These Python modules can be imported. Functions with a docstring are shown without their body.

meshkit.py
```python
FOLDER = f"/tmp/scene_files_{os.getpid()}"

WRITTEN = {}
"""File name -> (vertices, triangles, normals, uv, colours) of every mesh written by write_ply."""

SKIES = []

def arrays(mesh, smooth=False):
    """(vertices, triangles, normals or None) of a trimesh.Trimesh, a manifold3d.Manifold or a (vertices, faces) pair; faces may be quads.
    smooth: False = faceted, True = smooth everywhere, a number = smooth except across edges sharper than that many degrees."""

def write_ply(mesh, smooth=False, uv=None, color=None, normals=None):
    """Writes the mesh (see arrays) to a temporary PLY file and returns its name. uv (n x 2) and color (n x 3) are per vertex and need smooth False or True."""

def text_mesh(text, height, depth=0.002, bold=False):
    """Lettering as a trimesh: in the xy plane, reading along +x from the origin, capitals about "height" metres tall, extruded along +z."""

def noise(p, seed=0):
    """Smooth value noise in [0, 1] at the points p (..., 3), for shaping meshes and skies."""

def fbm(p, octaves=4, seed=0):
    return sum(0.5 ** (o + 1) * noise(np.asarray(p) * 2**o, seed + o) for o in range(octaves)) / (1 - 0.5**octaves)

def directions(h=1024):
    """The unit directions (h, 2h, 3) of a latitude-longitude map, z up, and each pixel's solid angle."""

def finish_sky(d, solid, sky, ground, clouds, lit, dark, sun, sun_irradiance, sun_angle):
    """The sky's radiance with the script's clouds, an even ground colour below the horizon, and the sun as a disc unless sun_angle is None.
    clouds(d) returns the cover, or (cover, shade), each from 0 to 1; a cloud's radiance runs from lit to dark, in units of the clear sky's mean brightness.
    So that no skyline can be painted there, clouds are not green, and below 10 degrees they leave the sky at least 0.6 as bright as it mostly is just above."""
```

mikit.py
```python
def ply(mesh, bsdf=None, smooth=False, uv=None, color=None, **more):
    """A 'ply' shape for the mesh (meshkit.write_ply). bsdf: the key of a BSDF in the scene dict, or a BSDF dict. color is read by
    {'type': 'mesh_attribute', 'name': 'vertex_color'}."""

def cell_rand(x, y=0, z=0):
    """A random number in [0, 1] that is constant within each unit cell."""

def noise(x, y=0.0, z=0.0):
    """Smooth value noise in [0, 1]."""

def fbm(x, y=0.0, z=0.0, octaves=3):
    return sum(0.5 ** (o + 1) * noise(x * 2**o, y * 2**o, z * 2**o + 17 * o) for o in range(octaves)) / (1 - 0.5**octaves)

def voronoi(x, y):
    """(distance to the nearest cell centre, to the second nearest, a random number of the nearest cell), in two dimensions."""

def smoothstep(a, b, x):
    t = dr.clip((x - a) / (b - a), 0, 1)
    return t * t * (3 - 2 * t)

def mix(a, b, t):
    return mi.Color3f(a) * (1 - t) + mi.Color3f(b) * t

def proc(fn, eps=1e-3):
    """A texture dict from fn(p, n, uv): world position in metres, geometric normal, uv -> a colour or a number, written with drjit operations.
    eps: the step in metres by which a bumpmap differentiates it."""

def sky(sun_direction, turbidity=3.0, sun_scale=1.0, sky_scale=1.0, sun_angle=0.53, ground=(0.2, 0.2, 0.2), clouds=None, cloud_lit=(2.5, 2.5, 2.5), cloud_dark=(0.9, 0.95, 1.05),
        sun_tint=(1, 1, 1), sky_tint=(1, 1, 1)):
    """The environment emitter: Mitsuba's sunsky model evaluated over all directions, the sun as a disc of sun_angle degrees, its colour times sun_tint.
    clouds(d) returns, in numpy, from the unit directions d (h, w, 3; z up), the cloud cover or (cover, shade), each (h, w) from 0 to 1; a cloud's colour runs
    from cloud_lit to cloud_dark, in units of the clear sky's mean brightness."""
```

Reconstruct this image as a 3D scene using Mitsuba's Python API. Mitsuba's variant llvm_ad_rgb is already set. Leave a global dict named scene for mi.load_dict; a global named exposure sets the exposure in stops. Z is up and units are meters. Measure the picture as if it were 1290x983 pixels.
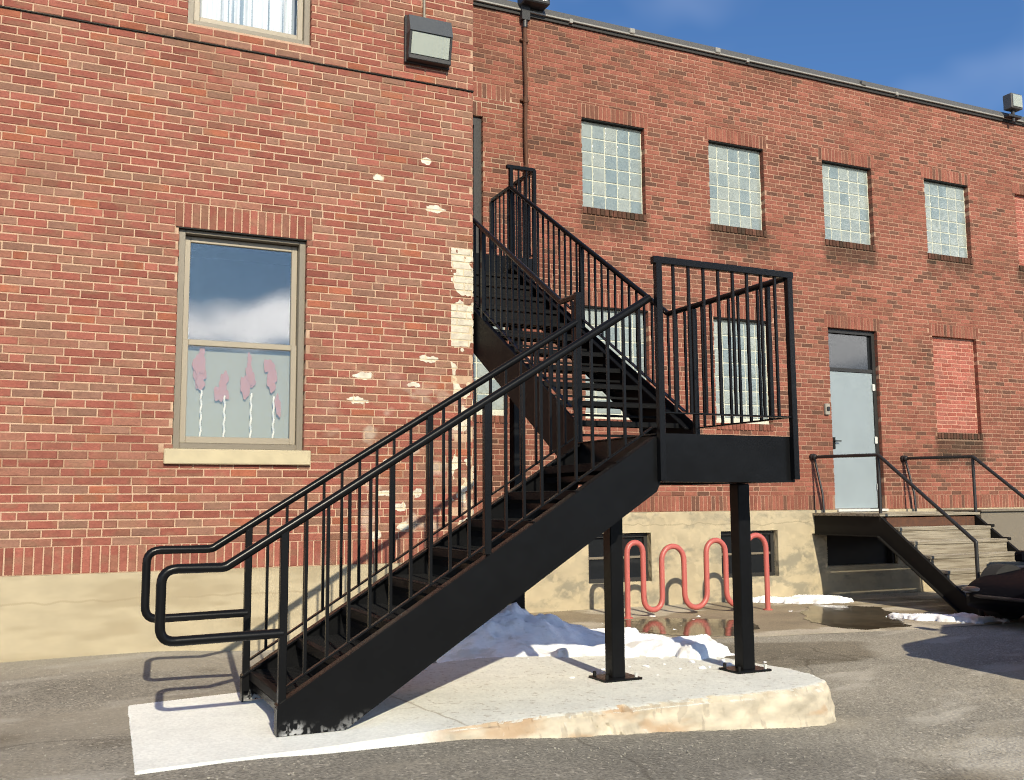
import math, random
import numpy as np, trimesh, manifold3d as m3, mitsuba as mi, drjit as dr
import mikit, meshkit
from mikit import noise, fbm, voronoi, smoothstep, mix, proc, cell_rand
rng = np.random.default_rng(7)
random.seed(7)
scene, labels = {}, {}

# ------------------------------------------------------------------ camera, sky, exposure
EYE = np.array([-3.6041, -8.5559, 0.5424])
YAW, PITCH, ROLL, FOC = 0.4374, 0.1134, -0.0066, 1256.74          # focal length in pixels of a 1290 x 983 frame
_cy, _sy, _cp, _sp = math.cos(YAW), math.sin(YAW), math.cos(PITCH), math.sin(PITCH)
FWD = np.array([_sy * _cp, _cy * _cp, _sp]); _r = np.array([_cy, -_sy, 0.0]); _u = np.cross(_r, FWD)
RIGHT = math.cos(ROLL) * _r + math.sin(ROLL) * _u; UP = -math.sin(ROLL) * _r + math.cos(ROLL) * _u
T = mi.ScalarTransform4f
scene['camera'] = {'type': 'perspective', 'fov': math.degrees(2 * math.atan(645 / FOC)), 'fov_axis': 'x', 'near_clip': 0.05, 'far_clip': 3000.0,
                   'principal_point_offset_y': (495 - 491.5) / 983, 'to_world': T().look_at(origin=EYE.tolist(), target=(EYE + FWD).tolist(), up=UP.tolist())}
exposure = 2.1
SUN = (-0.098, -0.88, 0.467)


def clouds(d):
    x, y, z = d[..., 0], d[..., 1], d[..., 2]
    el = np.degrees(np.arcsin(np.clip(z, -1, 1))); az = np.degrees(np.arctan2(x, y))
    w = 0
    for k, (fa, fe, ph) in enumerate([(0.05, 0.21, 0.3), (0.11, 0.5, 1.9), (0.21, 0.33, 4.0), (0.37, 1.1, 2.2), (0.83, 1.7, 5.1)]):
        w = w + np.sin(az * fa + 1.3 * np.sin(el * fe * 0.7 + ph) + ph * 2.1) * np.sin(el * fe + 0.8 * np.sin(az * fa * 1.7 + ph)) / (1 + 0.5 * k)
    wisps = np.clip((w + 0.75) * 0.014, 0, 0.021)                                         # thin high cirrus
    bank = np.clip((1.0 + 0.5 * w - np.abs(el - 9.9 - 0.6 * np.sin(az * 0.35 + .6)) / 2.0) * 1.7, 0, 1)  # cloud bank out of view behind the viewer, placed to reflect in the upper pane
    low = np.clip((3.0 - el) / 3, 0, 1) * 0.5
    c = np.where(np.abs(az) > 70, np.clip(np.maximum(bank, low), 0, 1), wisps * np.clip((el - 3) / 6, 0, 1))
    return np.maximum(c, wisps * np.clip((el - 3) / 6, 0, 1)), np.clip(0.25 - 0.35 * w, 0, 0.6)


scene['sky'] = mikit.sky(SUN, turbidity=3, clouds=clouds, cloud_lit=(14.0, 14.0, 14.0), cloud_dark=(6.5, 6.8, 7.2), sun_tint=(.90, 1.04, 1.24), sky_tint=(.51, .72, 1.03))


# ------------------------------------------------------------------ helpers: names, materials, meshes
def numbered(key):
    if key not in _used:
        _used.add(key); return key
    n = _count.get(key, 0) + 1
    while f'{key}_{n:03d}' in _used: n += 1
    _count[key] = n; _used.add(f'{key}_{n:03d}')
    return f'{key}_{n:03d}'


_used, _count = set(), {}


def thing(name, label, cat, group=None):
    key = numbered(name); labels[key] = {'label': label, 'category': cat}
    if group: labels[key]['group'] = group
    return key


# the front wing is measured in its own brick module: its corner stands at WING, its units are 0.935 m
WING, UNIT = np.array([-.2343, -.5561, .0353]), .935
LOCAL = False


def placed(mesh):
    if not LOCAL: return mesh
    if isinstance(mesh, tuple): return (WING + UNIT * np.asarray(mesh[0], float), mesh[1])
    m = mesh.copy(); m.vertices = WING + UNIT * np.asarray(m.vertices); return m


def put(name, mesh, mat, parent=None, smooth=False, uv=None, **tags):
    key = numbered(parent + '__' + name if parent else name)
    mesh = placed(mesh)
    scene[key] = mikit.ply(mesh, mat, smooth=smooth, uv=uv)
    if tags: labels[key] = tags
    return key


def single(name, mesh, mat, label, cat, smooth=False, group=None):
    k = put(name, mesh, mat, None, smooth, label=label, category=cat)
    if group: labels[k]['group'] = group
    return k


def merge(ms):
    return trimesh.util.concatenate([m for m in ms])


def box(x0, x1, y0, y1, z0, z1):
    m = trimesh.creation.box(extents=(abs(x1 - x0), abs(y1 - y0), abs(z1 - z0)))
    m.apply_translation(((x0 + x1) / 2, (y0 + y1) / 2, (z0 + z1) / 2)); return m


def bbox(x0, x1, y0, y1, z0, z1, b=0.004):
    """A box with bevelled edges."""
    x0, x1 = sorted((x0, x1)); y0, y1 = sorted((y0, y1)); z0, z1 = sorted((z0, z1))
    b = min(b, (x1 - x0) * .3, (y1 - y0) * .3, (z1 - z0) * .3)
    pts = []
    for a in (0, 1, 2):
        for sx in (0, 1):
            for sy in (0, 1):
                for sz in (0, 1):
                    o = [b, b, b]; o[a] = 0
                    pts.append(((x0 + o[0], x1 - o[0])[sx], (y0 + o[1], y1 - o[1])[sy], (z0 + o[2], z1 - o[2])[sz]))
    return trimesh.convex.convex_hull(np.array(pts))


def bar(p, q, w, h, up=(0, 0, 1), b=0.0):
    """A bar of rectangular section from p to q; w across, h along 'up'."""
    p, q = np.asarray(p, float), np.asarray(q, float); L = np.linalg.norm(q - p); x = (q - p) / L
    u = np.asarray(up, float); y = np.cross(u, x)
    if np.linalg.norm(y) < 1e-6: y = np.cross([0, 1, 0], x)
    y /= np.linalg.norm(y); z = np.cross(x, y)
    m = bbox(0, L, -w / 2, w / 2, -h / 2, h / 2, b) if b else box(0, L, -w / 2, w / 2, -h / 2, h / 2)
    M = np.eye(4); M[:3, 0], M[:3, 1], M[:3, 2], M[:3, 3] = x, y, z, p
    m.apply_transform(M); return m


def fillet(path, r, n=6):
    """Rounds the corners of a polyline."""
    P = [np.asarray(p, float) for p in path]; out = [P[0]]
    for a, b, c in zip(P, P[1:], P[2:]):
        u, v = a - b, c - b; lu, lv = np.linalg.norm(u), np.linalg.norm(v); u, v = u / lu, v / lv
        ang = math.acos(np.clip(u @ v, -1, 1)); t = min(r / math.tan(ang / 2), lu * .45, lv * .45)
        for s in np.linspace(0, 1, n):
            out.append((1 - s) ** 2 * (b + u * t) + 2 * s * (1 - s) * b + s * s * (b + v * t))
    return np.array(out + [P[-1]])


def tube(path, r, sides=12, caps=True):
    p = np.asarray(path, float); keep = [0] + [i for i in range(1, len(p)) if np.linalg.norm(p[i] - p[i - 1]) > 1e-5]; p = p[keep]
    t = np.gradient(p, axis=0); t /= np.linalg.norm(t, axis=1, keepdims=True)
    a = np.cross(t[0], [0, 0, 1.0] if abs(t[0][2]) < .9 else [1.0, 0, 0]); A = []
    for i in range(len(p)):
        a = a - t[i] * (a @ t[i]); a = a / np.linalg.norm(a); A.append(a)
    A = np.array(A); B = np.cross(t, A); g = np.arange(sides) * 2 * np.pi / sides
    rr = np.broadcast_to(r, (len(p),))
    v = p[:, None] + rr[:, None, None] * (np.cos(g)[None, :, None] * A[:, None] + np.sin(g)[None, :, None] * B[:, None])
    n = len(p); i, j = np.meshgrid(np.arange(n - 1), np.arange(sides), indexing='ij')
    q = np.stack([i * sides + j, i * sides + (j + 1) % sides, (i + 1) * sides + (j + 1) % sides, (i + 1) * sides + j], -1).reshape(-1, 4)
    f = np.vstack([q[:, [0, 1, 2]], q[:, [0, 2, 3]]]); v = v.reshape(-1, 3)
    if caps:
        c0, c1 = len(v), len(v) + 1; v = np.vstack([v, p[:1], p[-1:]]); k = np.arange(sides)
        f = np.vstack([f, np.stack([(k + 1) % sides, k, k * 0 + c0], 1), np.stack([(n - 1) * sides + k, (n - 1) * sides + (k + 1) % sides, k * 0 + c1], 1)])
    return trimesh.Trimesh(v, f, process=False)


def prism(poly, axis, lo, hi):
    """The polygon (list of 2-d points) pushed from lo to hi along axis 'x' (points are y, z), 'y' (x, z) or 'z' (x, y)."""
    m = m3.Manifold.extrude(m3.CrossSection([np.array(poly, float)], m3.FillRule.NonZero), hi - lo).to_mesh()
    v, f = np.array(m.vert_properties[:, :3]), np.array(m.tri_verts)
    v = {'x': np.stack([v[:, 2] + lo, v[:, 0], v[:, 1]], 1), 'y': np.stack([v[:, 0], v[:, 2] + lo, v[:, 1]], 1), 'z': np.stack([v[:, 0], v[:, 1], v[:, 2] + lo], 1)}[axis]
    if axis == 'y': f = f[:, ::-1]
    return trimesh.Trimesh(v, f, process=False)


def cut(x0, x1, y0, y1, z0, z1, holes):
    """A solid box with box-shaped holes."""
    def mb(a, b, c, d, e, f): return m3.Manifold.cube((b - a, d - c, f - e)).translate((a, c, e))
    s = mb(x0, x1, y0, y1, z0, z1)
    for h in holes: s = s - mb(*h)
    m = s.to_mesh(); return trimesh.Trimesh(np.array(m.vert_properties[:, :3]), np.array(m.tri_verts), process=False)


def pr(P):
    d = np.asarray(P, float) - EYE; z = d @ FWD
    return np.stack([645 + FOC * (d @ RIGHT) / z, 495 - FOC * (d @ UP) / z], -1)


def rgb(*c): return {'type': 'rgb', 'value': list(c)}


def mat(name, base, rough=.5, bump=None, bscale=1.0, eps=2e-3, **kw):
    b = {'type': 'principled', 'base_color': base if isinstance(base, dict) else rgb(*base), 'roughness': rough, **kw}
    if bump is not None: b = {'type': 'bumpmap', 'arbitrary': proc(bump, eps), 'scale': bscale, 'bsdf': b}
    scene[name] = {'type': 'twosided', 'bsdf': b}


# ------------------------------------------------------------------ materials
def C3(*c): return mi.Color3f(*c)


def wing(p): return mi.Point3f((p.x + .2343) / .935, (p.y + .5561) / .935, (p.z - .0353) / .935)


PAINT = [(-.47, 3.72, .07, .04), (-.955, 3.50, .085, .045), (-.40, 3.27, .13, .045), (-.455, 1.845, .13, .045), (-1.065, 1.66, .15, .045), (-1.13, 1.435, .14, .045),
         (-.59, 1.60, .10, .03), (-.87, .62, .09, .05), (-.72, .50, .11, .045), (-.80, .90, .10, .04), (-.69, .33, .08, .05), (-.95, .25, .09, .06), (-.56, .62, .06, .06)]


def paint_a(p):
    """Left-over white paint and a strip of old render by the corner of the front wing, with a ragged outline."""
    n = fbm(p.x * 22, p.z * 26, 3.0, 3)
    m = mi.Float(0)
    for x, z, a, b in PAINT:
        q = dr.square((p.x - x) / a) + dr.square((p.z - z) / b)
        m = dr.maximum(m, smoothstep(0.05, .30, 1.35 - q - 1.5 * n))
    n2 = fbm(p.x * 9 + 4, p.z * 9, 1.0, 3)
    strip = (p.x > -.226) & (p.z > 1.98) & (p.z < 2.915) & (p.y < .05) & (n2 > .36)
    lower = (p.x > -.19 - .06 * noise(p.z * 7)) & (p.z > .05) & (p.z <= 1.98) & (p.y < .05) & (n2 > .56)
    faint = smoothstep(.56, .74, fbm(p.x * 5 + 1, p.z * 6, 9.0, 3)) * smoothstep(-1.6, -.9, p.x) * smoothstep(1.9, 1.2, p.z) * .4
    return dr.maximum(dr.maximum(m, faint), dr.select(strip | lower, mi.Float(.93), mi.Float(0)))


def brick_palette(t, cols):
    """Picks one of the colours by the brick's own number t."""
    c = C3(*cols[0][1]); a = 0.0
    for w, col in cols:
        c = dr.select(mi.Float(t) >= a, C3(*col), c); a += w
    return c


PAL_A = [(.33, (.268, .092, .068)), (.22, (.242, .079, .058)), (.20, (.252, .113, .080)), (.13, (.232, .122, .088)), (.06, (.215, .070, .052)), (.06, (.29, .098, .058))]
PAL_B = [(.34, (.242, .089, .062)), (.26, (.216, .078, .054)), (.20, (.186, .079, .054)), (.12, (.132, .064, .045)), (.08, (.264, .095, .068))]


def brick_grain(p):
    return .74 + .34 * fbm(p.x * 70 + p.y * 50, p.z * 110, p.y * 70, 2) + .18 * noise(p.x * 16 + p.y * 9, p.z * 30, 5.0)


def f_brick_a(p, n, uv):
    p = wing(p)
    c = brick_palette(uv.x, PAL_A)
    c = mix(c, C3(.215, .125, .080), .45 * smoothstep(.48, .72, noise(p.x * 8 + uv.x * 90, p.z * 17, uv.y * 40)))   # flashed patches from the kiln
    c = c * (brick_grain(p) * (.84 + .32 * uv.y))
    return mix(c, C3(.62, .575, .48) * (.70 + .5 * fbm(p.x * 24, p.z * 24, 2.0, 3)), paint_a(p))


def f_mortar_a(p, n, uv):
    p = wing(p)
    c = C3(.475, .325, .230) * (.80 + .4 * fbm(p.x * 34, p.z * 34, p.y * 34, 3))
    c = mix(c, C3(.25, .14, .09), .5 * smoothstep(.55, .72, fbm(p.x * 1.3, p.z * 2.2, 7.0, 3)))
    return mix(c, C3(.56, .48, .34), paint_a(p))


STAIN_B = [(2.96, 3.97, 4.1, 4.58), (5.1, 6.1, 4.05, 4.58), (7.27, 8.28, 4.0, 4.58), (9.46, 10.47, 4.1, 4.58), (9.44, 10.47, .9, 1.62), (11.6, 12.65, 4.1, 4.58)]


def stain_b(p):
    m = mi.Float(0)
    n = fbm(p.x * 7, p.z * 5, 4.0, 3)
    for a, b, z0, z1 in STAIN_B:
        m = dr.maximum(m, smoothstep(a - .12, a + .05, p.x) * smoothstep(b + .12, b - .05, p.x) * smoothstep(z0 - .15, z0 + .2, p.z - .3 * n) * smoothstep(z1 + .02, z1 - .02, p.z))
    return m * smoothstep(.05, .4, n + .15)


def f_brick_b(p, n, uv):
    c = brick_palette(uv.x, PAL_B) * (brick_grain(p) * (.84 + .32 * uv.y))
    c = mix(c, c * C3(.40, .52, .50), stain_b(p))
    soot = smoothstep(.52, .74, fbm(p.x * .8 + 3, p.z * 1.1, 2.0, 4))
    rust = smoothstep(.10, .0, dr.abs(p.x - 2.07 - .03 * noise(p.z * 6))) * smoothstep(.3, .6, noise(p.x * 40, p.z * 5, 1.0)) * smoothstep(4.6, 5.2, p.z)
    c = mix(c, C3(.10, .035, .016), rust * .7)
    return mix(c, c * C3(.68, .72, .70), soot * .7)


def f_mortar_b(p, n, uv):
    c = C3(.41, .25, .178) * (.74 + .45 * fbm(p.x * 30, p.z * 30, p.y * 30, 3))
    old = (p.x < 2.0) & (p.z > 4.9) & (p.z < 5.9) & (fbm(p.x * 6, p.z * 8, 1.0, 2) > .42)
    c = dr.select(old, C3(.46, .35, .25), c)
    c = mix(c, c * C3(.5, .55, .55), stain_b(p))
    return mix(c, C3(.24, .12, .075), .6 * smoothstep(.45, .7, fbm(p.x * 1.1, p.z * 1.7, 7.0, 3)))


def f_infill(p, n, uv):
    return brick_palette(uv.x, [(.5, (.335, .112, .086)), (.3, (.30, .092, .068)), (.2, (.275, .105, .08))]) * (brick_grain(p) * (.85 + .3 * uv.y))


def f_found_a(p, n, uv):
    p = wing(p)
    c = C3(.415, .355, .245) * (.84 + .3 * fbm(p.x * 6, p.z * 11, p.y * 6, 4))
    c = mix(c, C3(.32, .265, .175), .7 * smoothstep(.5, .75, fbm(p.x * 2, p.z * 9, 3.0, 3)))
    joint = smoothstep(.012, .003, dr.abs(p.z + .19 + .02 * fbm(p.x * 3) + .02 * noise(p.x * 9))) * smoothstep(.35, .6, noise(p.x * 4, 7.0))
    return mix(c, C3(.28, .22, .14), joint * .4)


def f_found_b(p, n, uv):
    c = C3(.43, .365, .25) * (.80 + .36 * fbm(p.x * 5, p.z * 7, 1.0, 4))
    g = fbm(p.x * 2.3 + 2, p.z * 6.5, 5.0, 5)
    c = mix(c, C3(.235, .215, .165), .85 * smoothstep(.47, .74, g + .22 * (fbm(p.x * 19, p.z * 23, 3.0, 3) - .5)))
    c = mix(c, C3(.50, .42, .28), .6 * smoothstep(.58, .74, fbm(p.x * 9, p.z * 9, 8.0, 3)))
    crack = smoothstep(.012, .003, dr.abs(p.z - .16 - .12 * fbm(p.x * 1.7, 4.0) + .03 * noise(p.x * 11)))
    return mix(c, C3(.20, .165, .11), crack * .4)


def f_asphalt(p, n, uv):
    c = C3(.176, .163, .138) * (.74 + .52 * fbm(p.x * 1.1, p.y * 1.4, 0.0, 4))
    s = noise(p.x * 95, p.y * 95, 1.0)
    c = c * (.64 + .72 * s)
    c = mix(c, C3(.36, .33, .28), smoothstep(.80, .93, noise(p.x * 55 + 7, p.y * 55, 3.0)) * .75)
    c = mix(c, C3(.26, .235, .19), .6 * smoothstep(.52, .70, fbm(p.x * .5 + 5, p.y * 1.3 - p.x * .35, 2.0, 4)))
    w = voronoi(p.x * .42 + .5 * fbm(p.x, p.y, 0.0, 3), p.y * .42 + .5 * fbm(p.x + 9, p.y, 0.0, 3))
    c = mix(c, C3(.07, .062, .05), .5 * smoothstep(.016, .004, w[1] - w[0]) * smoothstep(.45, .6, noise(p.x * .7, p.y * .7, 9.0)))
    c = mix(c, C3(.34, .32, .28), .5 * smoothstep(.60, .80, fbm(p.x * 1.1 + p.y * .5, p.y * 3.2 - p.x * .8, 12.0, 4)))   # dried road salt in streaks
    old = smoothstep(-.6, 1.4, p.x - .8 * fbm(p.x * 1.3, p.y * 1.3, 8.0, 3) - .45 * (p.y + 3.0)) 
    c = mix(c, c * C3(1.32, 1.30, 1.26), old)
    damp = smoothstep(.45, .6, fbm(p.x * .8, p.y * .8, 6.0, 4) + .35 * smoothstep(1.4, .3, dr.sqrt(dr.square((p.x - 2.6) / 1.4) + dr.square((p.y + .9) / .8))) - .22)
    return mix(c, c * C3(.50, .46, .40), damp * .7)


def f_slab(p, n, uv):
    top = smoothstep(.6, .9, n.z)
    c = C3(.63, .635, .60) * (.82 + .3 * fbm(p.x * 4, p.y * 4, p.z * 4, 4)) * (.9 + .2 * noise(p.x * 90, p.y * 90, p.z * 90))
    old = smoothstep(-1.75, -1.45, p.x + .3 * fbm(p.x * 2, p.y * 3, 1.0, 2))
    c = mix(c, c * C3(.90, .89, .86), old)
    side = C3(.53, .47, .365) * (.50 + .85 * fbm(p.x * 9, p.z * 22, p.y * 9, 5))
    side = mix(side, C3(.40, .26, .15), .7 * smoothstep(.48, .66, fbm(p.x * 3.3 + 8, p.z * 9, p.y * 3, 4)))
    c = mix(c, side, (1 - top) * old)
    grit = smoothstep(.78, .9, noise(p.x * 38, p.y * 38, 2.0)) * old
    c = mix(c, C3(.30, .26, .20), grit * .5)
    line = smoothstep(.014, .004, dr.abs(p.x + 1.55 + .12 * (p.y + 3.5) + .015 * noise(p.y * 9)))
    return mix(c, C3(.33, .30, .24), .7 * line * top)


def f_walk(p, n, uv):
    c = C3(.37, .33, .26) * (.72 + .5 * fbm(p.x * 2.1, p.y * 2.6, 3.0, 4)) * (.86 + .28 * noise(p.x * 80, p.y * 80, 1.0))
    wet = smoothstep(.46, .56, fbm(p.x * .9 + 2, p.y * 1.2, 4.0, 4) + .1 * smoothstep(1.7, .4, dr.abs(p.y - 1.2)))
    c = mix(c, c * C3(.50, .44, .36), wet * .8)
    jt = smoothstep(.010, .004, dr.abs(p.x / 1.6 - dr.round(p.x / 1.6)) * 1.6)
    return mix(c, C3(.12, .10, .07), jt * .7)


def f_black(p, n, uv):
    return C3(.0055, .0058, .0066) * (.75 + .5 * fbm(p.x * 6, p.z * 6, p.y * 6, 3))


def f_scuff(p, n, uv):
    s = smoothstep(-.42, -.60, p.z + .26 * fbm(p.x * 7, p.z * 7, 1.0, 3)) * smoothstep(.46, .66, fbm(p.x * 58, p.z * 40, 5.0, 4)) * smoothstep(-1.9, -2.3, p.x)
    return mix(f_black(p, n, uv), C3(.72, .73, .74), s * .85)


def f_rust(p, n, uv):
    return mix(C3(.12, .045, .02), C3(.06, .03, .02), fbm(p.x * 30, p.z * 14, p.y * 30, 3))


def f_wood(p, n, uv):
    g = fbm(p.x * 3, p.y * 45 + 2 * noise(p.x * 2), p.z * 45, 3)
    return mix(C3(.30, .265, .205), C3(.17, .14, .10), smoothstep(.3, .75, g)) * (.8 + .4 * fbm(p.x * 2, p.y * 5, p.z * 5, 3))


def f_snow(p, n, uv):
    d = smoothstep(.54, .74, fbm(p.x * 6 + 3, p.y * 7, p.z * 9, 5)) + .6 * smoothstep(.80, .90, noise(p.x * 60, p.y * 60, p.z * 60))
    c = C3(.90, .91, .93) * (.92 + .1 * noise(p.x * 50, p.y * 50, p.z * 50))
    return mix(c, C3(.46, .42, .35), dr.minimum(d, 1) * .5)


def f_block(p, n, uv):
    return mix(C3(.185, .235, .25), C3(.30, .33, .305), uv.x) * (.86 + .28 * fbm(p.x * 14, p.z * 14, uv.x * 30, 2))


mat('brick_a', proc(f_brick_a), .88, bump=lambda p, n, uv: fbm(p.x * 120, p.z * 120, p.y * 120, 2) * .0016, specular=.25)
mat('brick_b', proc(f_brick_b), .88, specular=.25)
mat('brick_infill', proc(f_infill), .9, specular=.2)
mat('mortar_a', proc(f_mortar_a), .95, bump=lambda p, n, uv: fbm(p.x * 140, p.z * 140, p.y * 140, 2) * .003, specular=.2)
mat('mortar_b', proc(f_mortar_b), .95, specular=.2)
mat('mortar_pink', (.52, .30, .22), .95, specular=.2)
mat('found_a', proc(f_found_a), .9, bump=lambda p, n, uv: fbm(p.x * 18, p.z * 18, p.y * 18, 4) * .006, specular=.25)
mat('found_b', proc(f_found_b), .92, bump=lambda p, n, uv: fbm(p.x * 13, p.z * 15, p.y * 18, 4) * .016, specular=.25)
mat('asphalt', proc(f_asphalt), .85, bump=lambda p, n, uv: noise(p.x * 70, p.y * 70, 1.0) * .006 + fbm(p.x * 9, p.y * 9, 2.0, 2) * .012, eps=3e-3, specular=.3)
mat('concrete', proc(f_slab), .85, bump=lambda p, n, uv: fbm(p.x * 24, p.y * 24, p.z * 40, 4) * .007, specular=.3)
mat('walk', proc(f_walk), .75, bump=lambda p, n, uv: fbm(p.x * 20, p.y * 20, 0.0, 3) * .004, specular=.35)
mat('black', proc(f_black), .28, specular=.19)
mat('black_tread', proc(f_black), .55, specular=.12)
mat('black_web', proc(f_scuff), .30, bump=lambda p, n, uv: fbm(p.x * 5, p.z * 5, p.y * 5, 3) * .006, eps=8e-3, specular=.15)
mat('dark_steel', (.011, .0105, .010), .6, specular=.15)
mat('rust', proc(f_rust), .8)
mat('weathered', proc(f_wood), .85, bump=lambda p, n, uv: fbm(p.x * 6, p.y * 60, p.z * 60, 2) * .004)
mat('rack_red', (.46, .115, .100), .42, specular=.5)
mat('snow', proc(f_snow), .8, bump=lambda p, n, uv: fbm(p.x * 26, p.y * 26, p.z * 26, 3) * .012, eps=4e-3, specular=.3)
mat('glass_block', proc(f_block), .16, bump=lambda p, n, uv: fbm(p.x * 22, p.z * 22, 0.0, 2) * .006, eps=4e-3, specular=.6)
mat('block_mortar', (.53, .54, .45), .9)
mat('stone', {'type': 'proc', **{k: v for k, v in proc(lambda p, n, uv: C3(.47, .405, .27) * (.84 + .3 * fbm(p.x * 12, p.z * 14, p.y * 9, 3))).items() if k != 'type'}}, .85)
mat('grit_grey', (.30, .28, .24), .9)
mat('wood_mass', (.055, .048, .036), .95)
mat('taupe', (.285, .245, .185), .42)
mat('taupe_dark', (.17, .145, .11), .45)
mat('door_paint', proc(lambda p, n, uv: C3(.245, .29, .315) * (.95 + .10 * fbm(p.x * 5, p.z * 3, 1.0, 3))), .42, bump=lambda p, n, uv: fbm(p.x * 4, p.z * 3, 0.0, 2) * .004, eps=8e-3)
mat('door_frame', (.022, .021, .02), .5)
mat('white_metal', (.55, .55, .52), .5)
mat('fascia', (.085, .083, .08), .55)
mat('fascia_edge', (.27, .26, .235), .5)
mat('tar', (.02, .019, .018), .7)
mat('lamp_hood', (.060, .066, .074), .42)
mat('lamp_lens', (.33, .36, .32), .12, bump=lambda p, n, uv: dr.sin(p.x * 190) * .0015, eps=1e-3, specular=.7)
mat('curtain_white', proc(lambda p, n, uv: mix(C3(.66, .70, .74), C3(.24, .31, .38), smoothstep(.60, .85, noise(p.x * 75, p.z * .9, 2.0)))), .9)
mat('sheet_blue', (.30, .36, .43), .9)
mat('backing', (.27, .272, .215), .9)
mat('paper_red', (.34, .175, .155), .85)
mat('paper_white', (.58, .59, .56), .85)
mat('room_dark', (.035, .038, .045), .9)
mat('plastic_dark', (.02, .02, .022), .5)
mat('rubber', (.022, .022, .022), .85)
mat('car_black', (.0045, .005, .0075), .5, specular=.03)
mat('car_glass', (.015, .017, .02), .05, specular=.7)
mat('chrome', (.6, .6, .6), .2, metallic=1.0)
mat('lamp_glass', (.03, .03, .035), .08, specular=.7)
scene['pane_glass'] = {'type': 'thindielectric', 'int_ior': 2.1}
scene['film_glass'] = {'type': 'thindielectric', 'int_ior': 1.9}
scene['clear_glass'] = {'type': 'thindielectric', 'int_ior': 1.5}
mat('puddle_wet', proc(lambda p, n, uv: mix(C3(.070, .050, .028), C3(.035, .027, .018), fbm(p.x * 4, p.y * 4, 0.0, 3))), .10,
    bump=lambda p, n, uv: fbm(p.x * 7, p.y * 7, 0.0, 2) * .002, eps=6e-3, specular=.55)


# ------------------------------------------------------------------ ground
def ground_z(x, y):
    return np.interp(x, [-60, -2.7, -2.26, -1.56, -1.08, -.37, .06, .45, .85, 1.3, 4, 7, 12, 60], [-.63, -.63, -.658, -.682, -.726, -.775, -.806, -.838, -.864, -.882, -.887, -.905, -.93, -1.0]) + .078 * np.clip((y + 2.1) / 1.5, 0, 1) ** 1.3 * np.clip((-x - .4) / 1.4, 0, 1)


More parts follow.
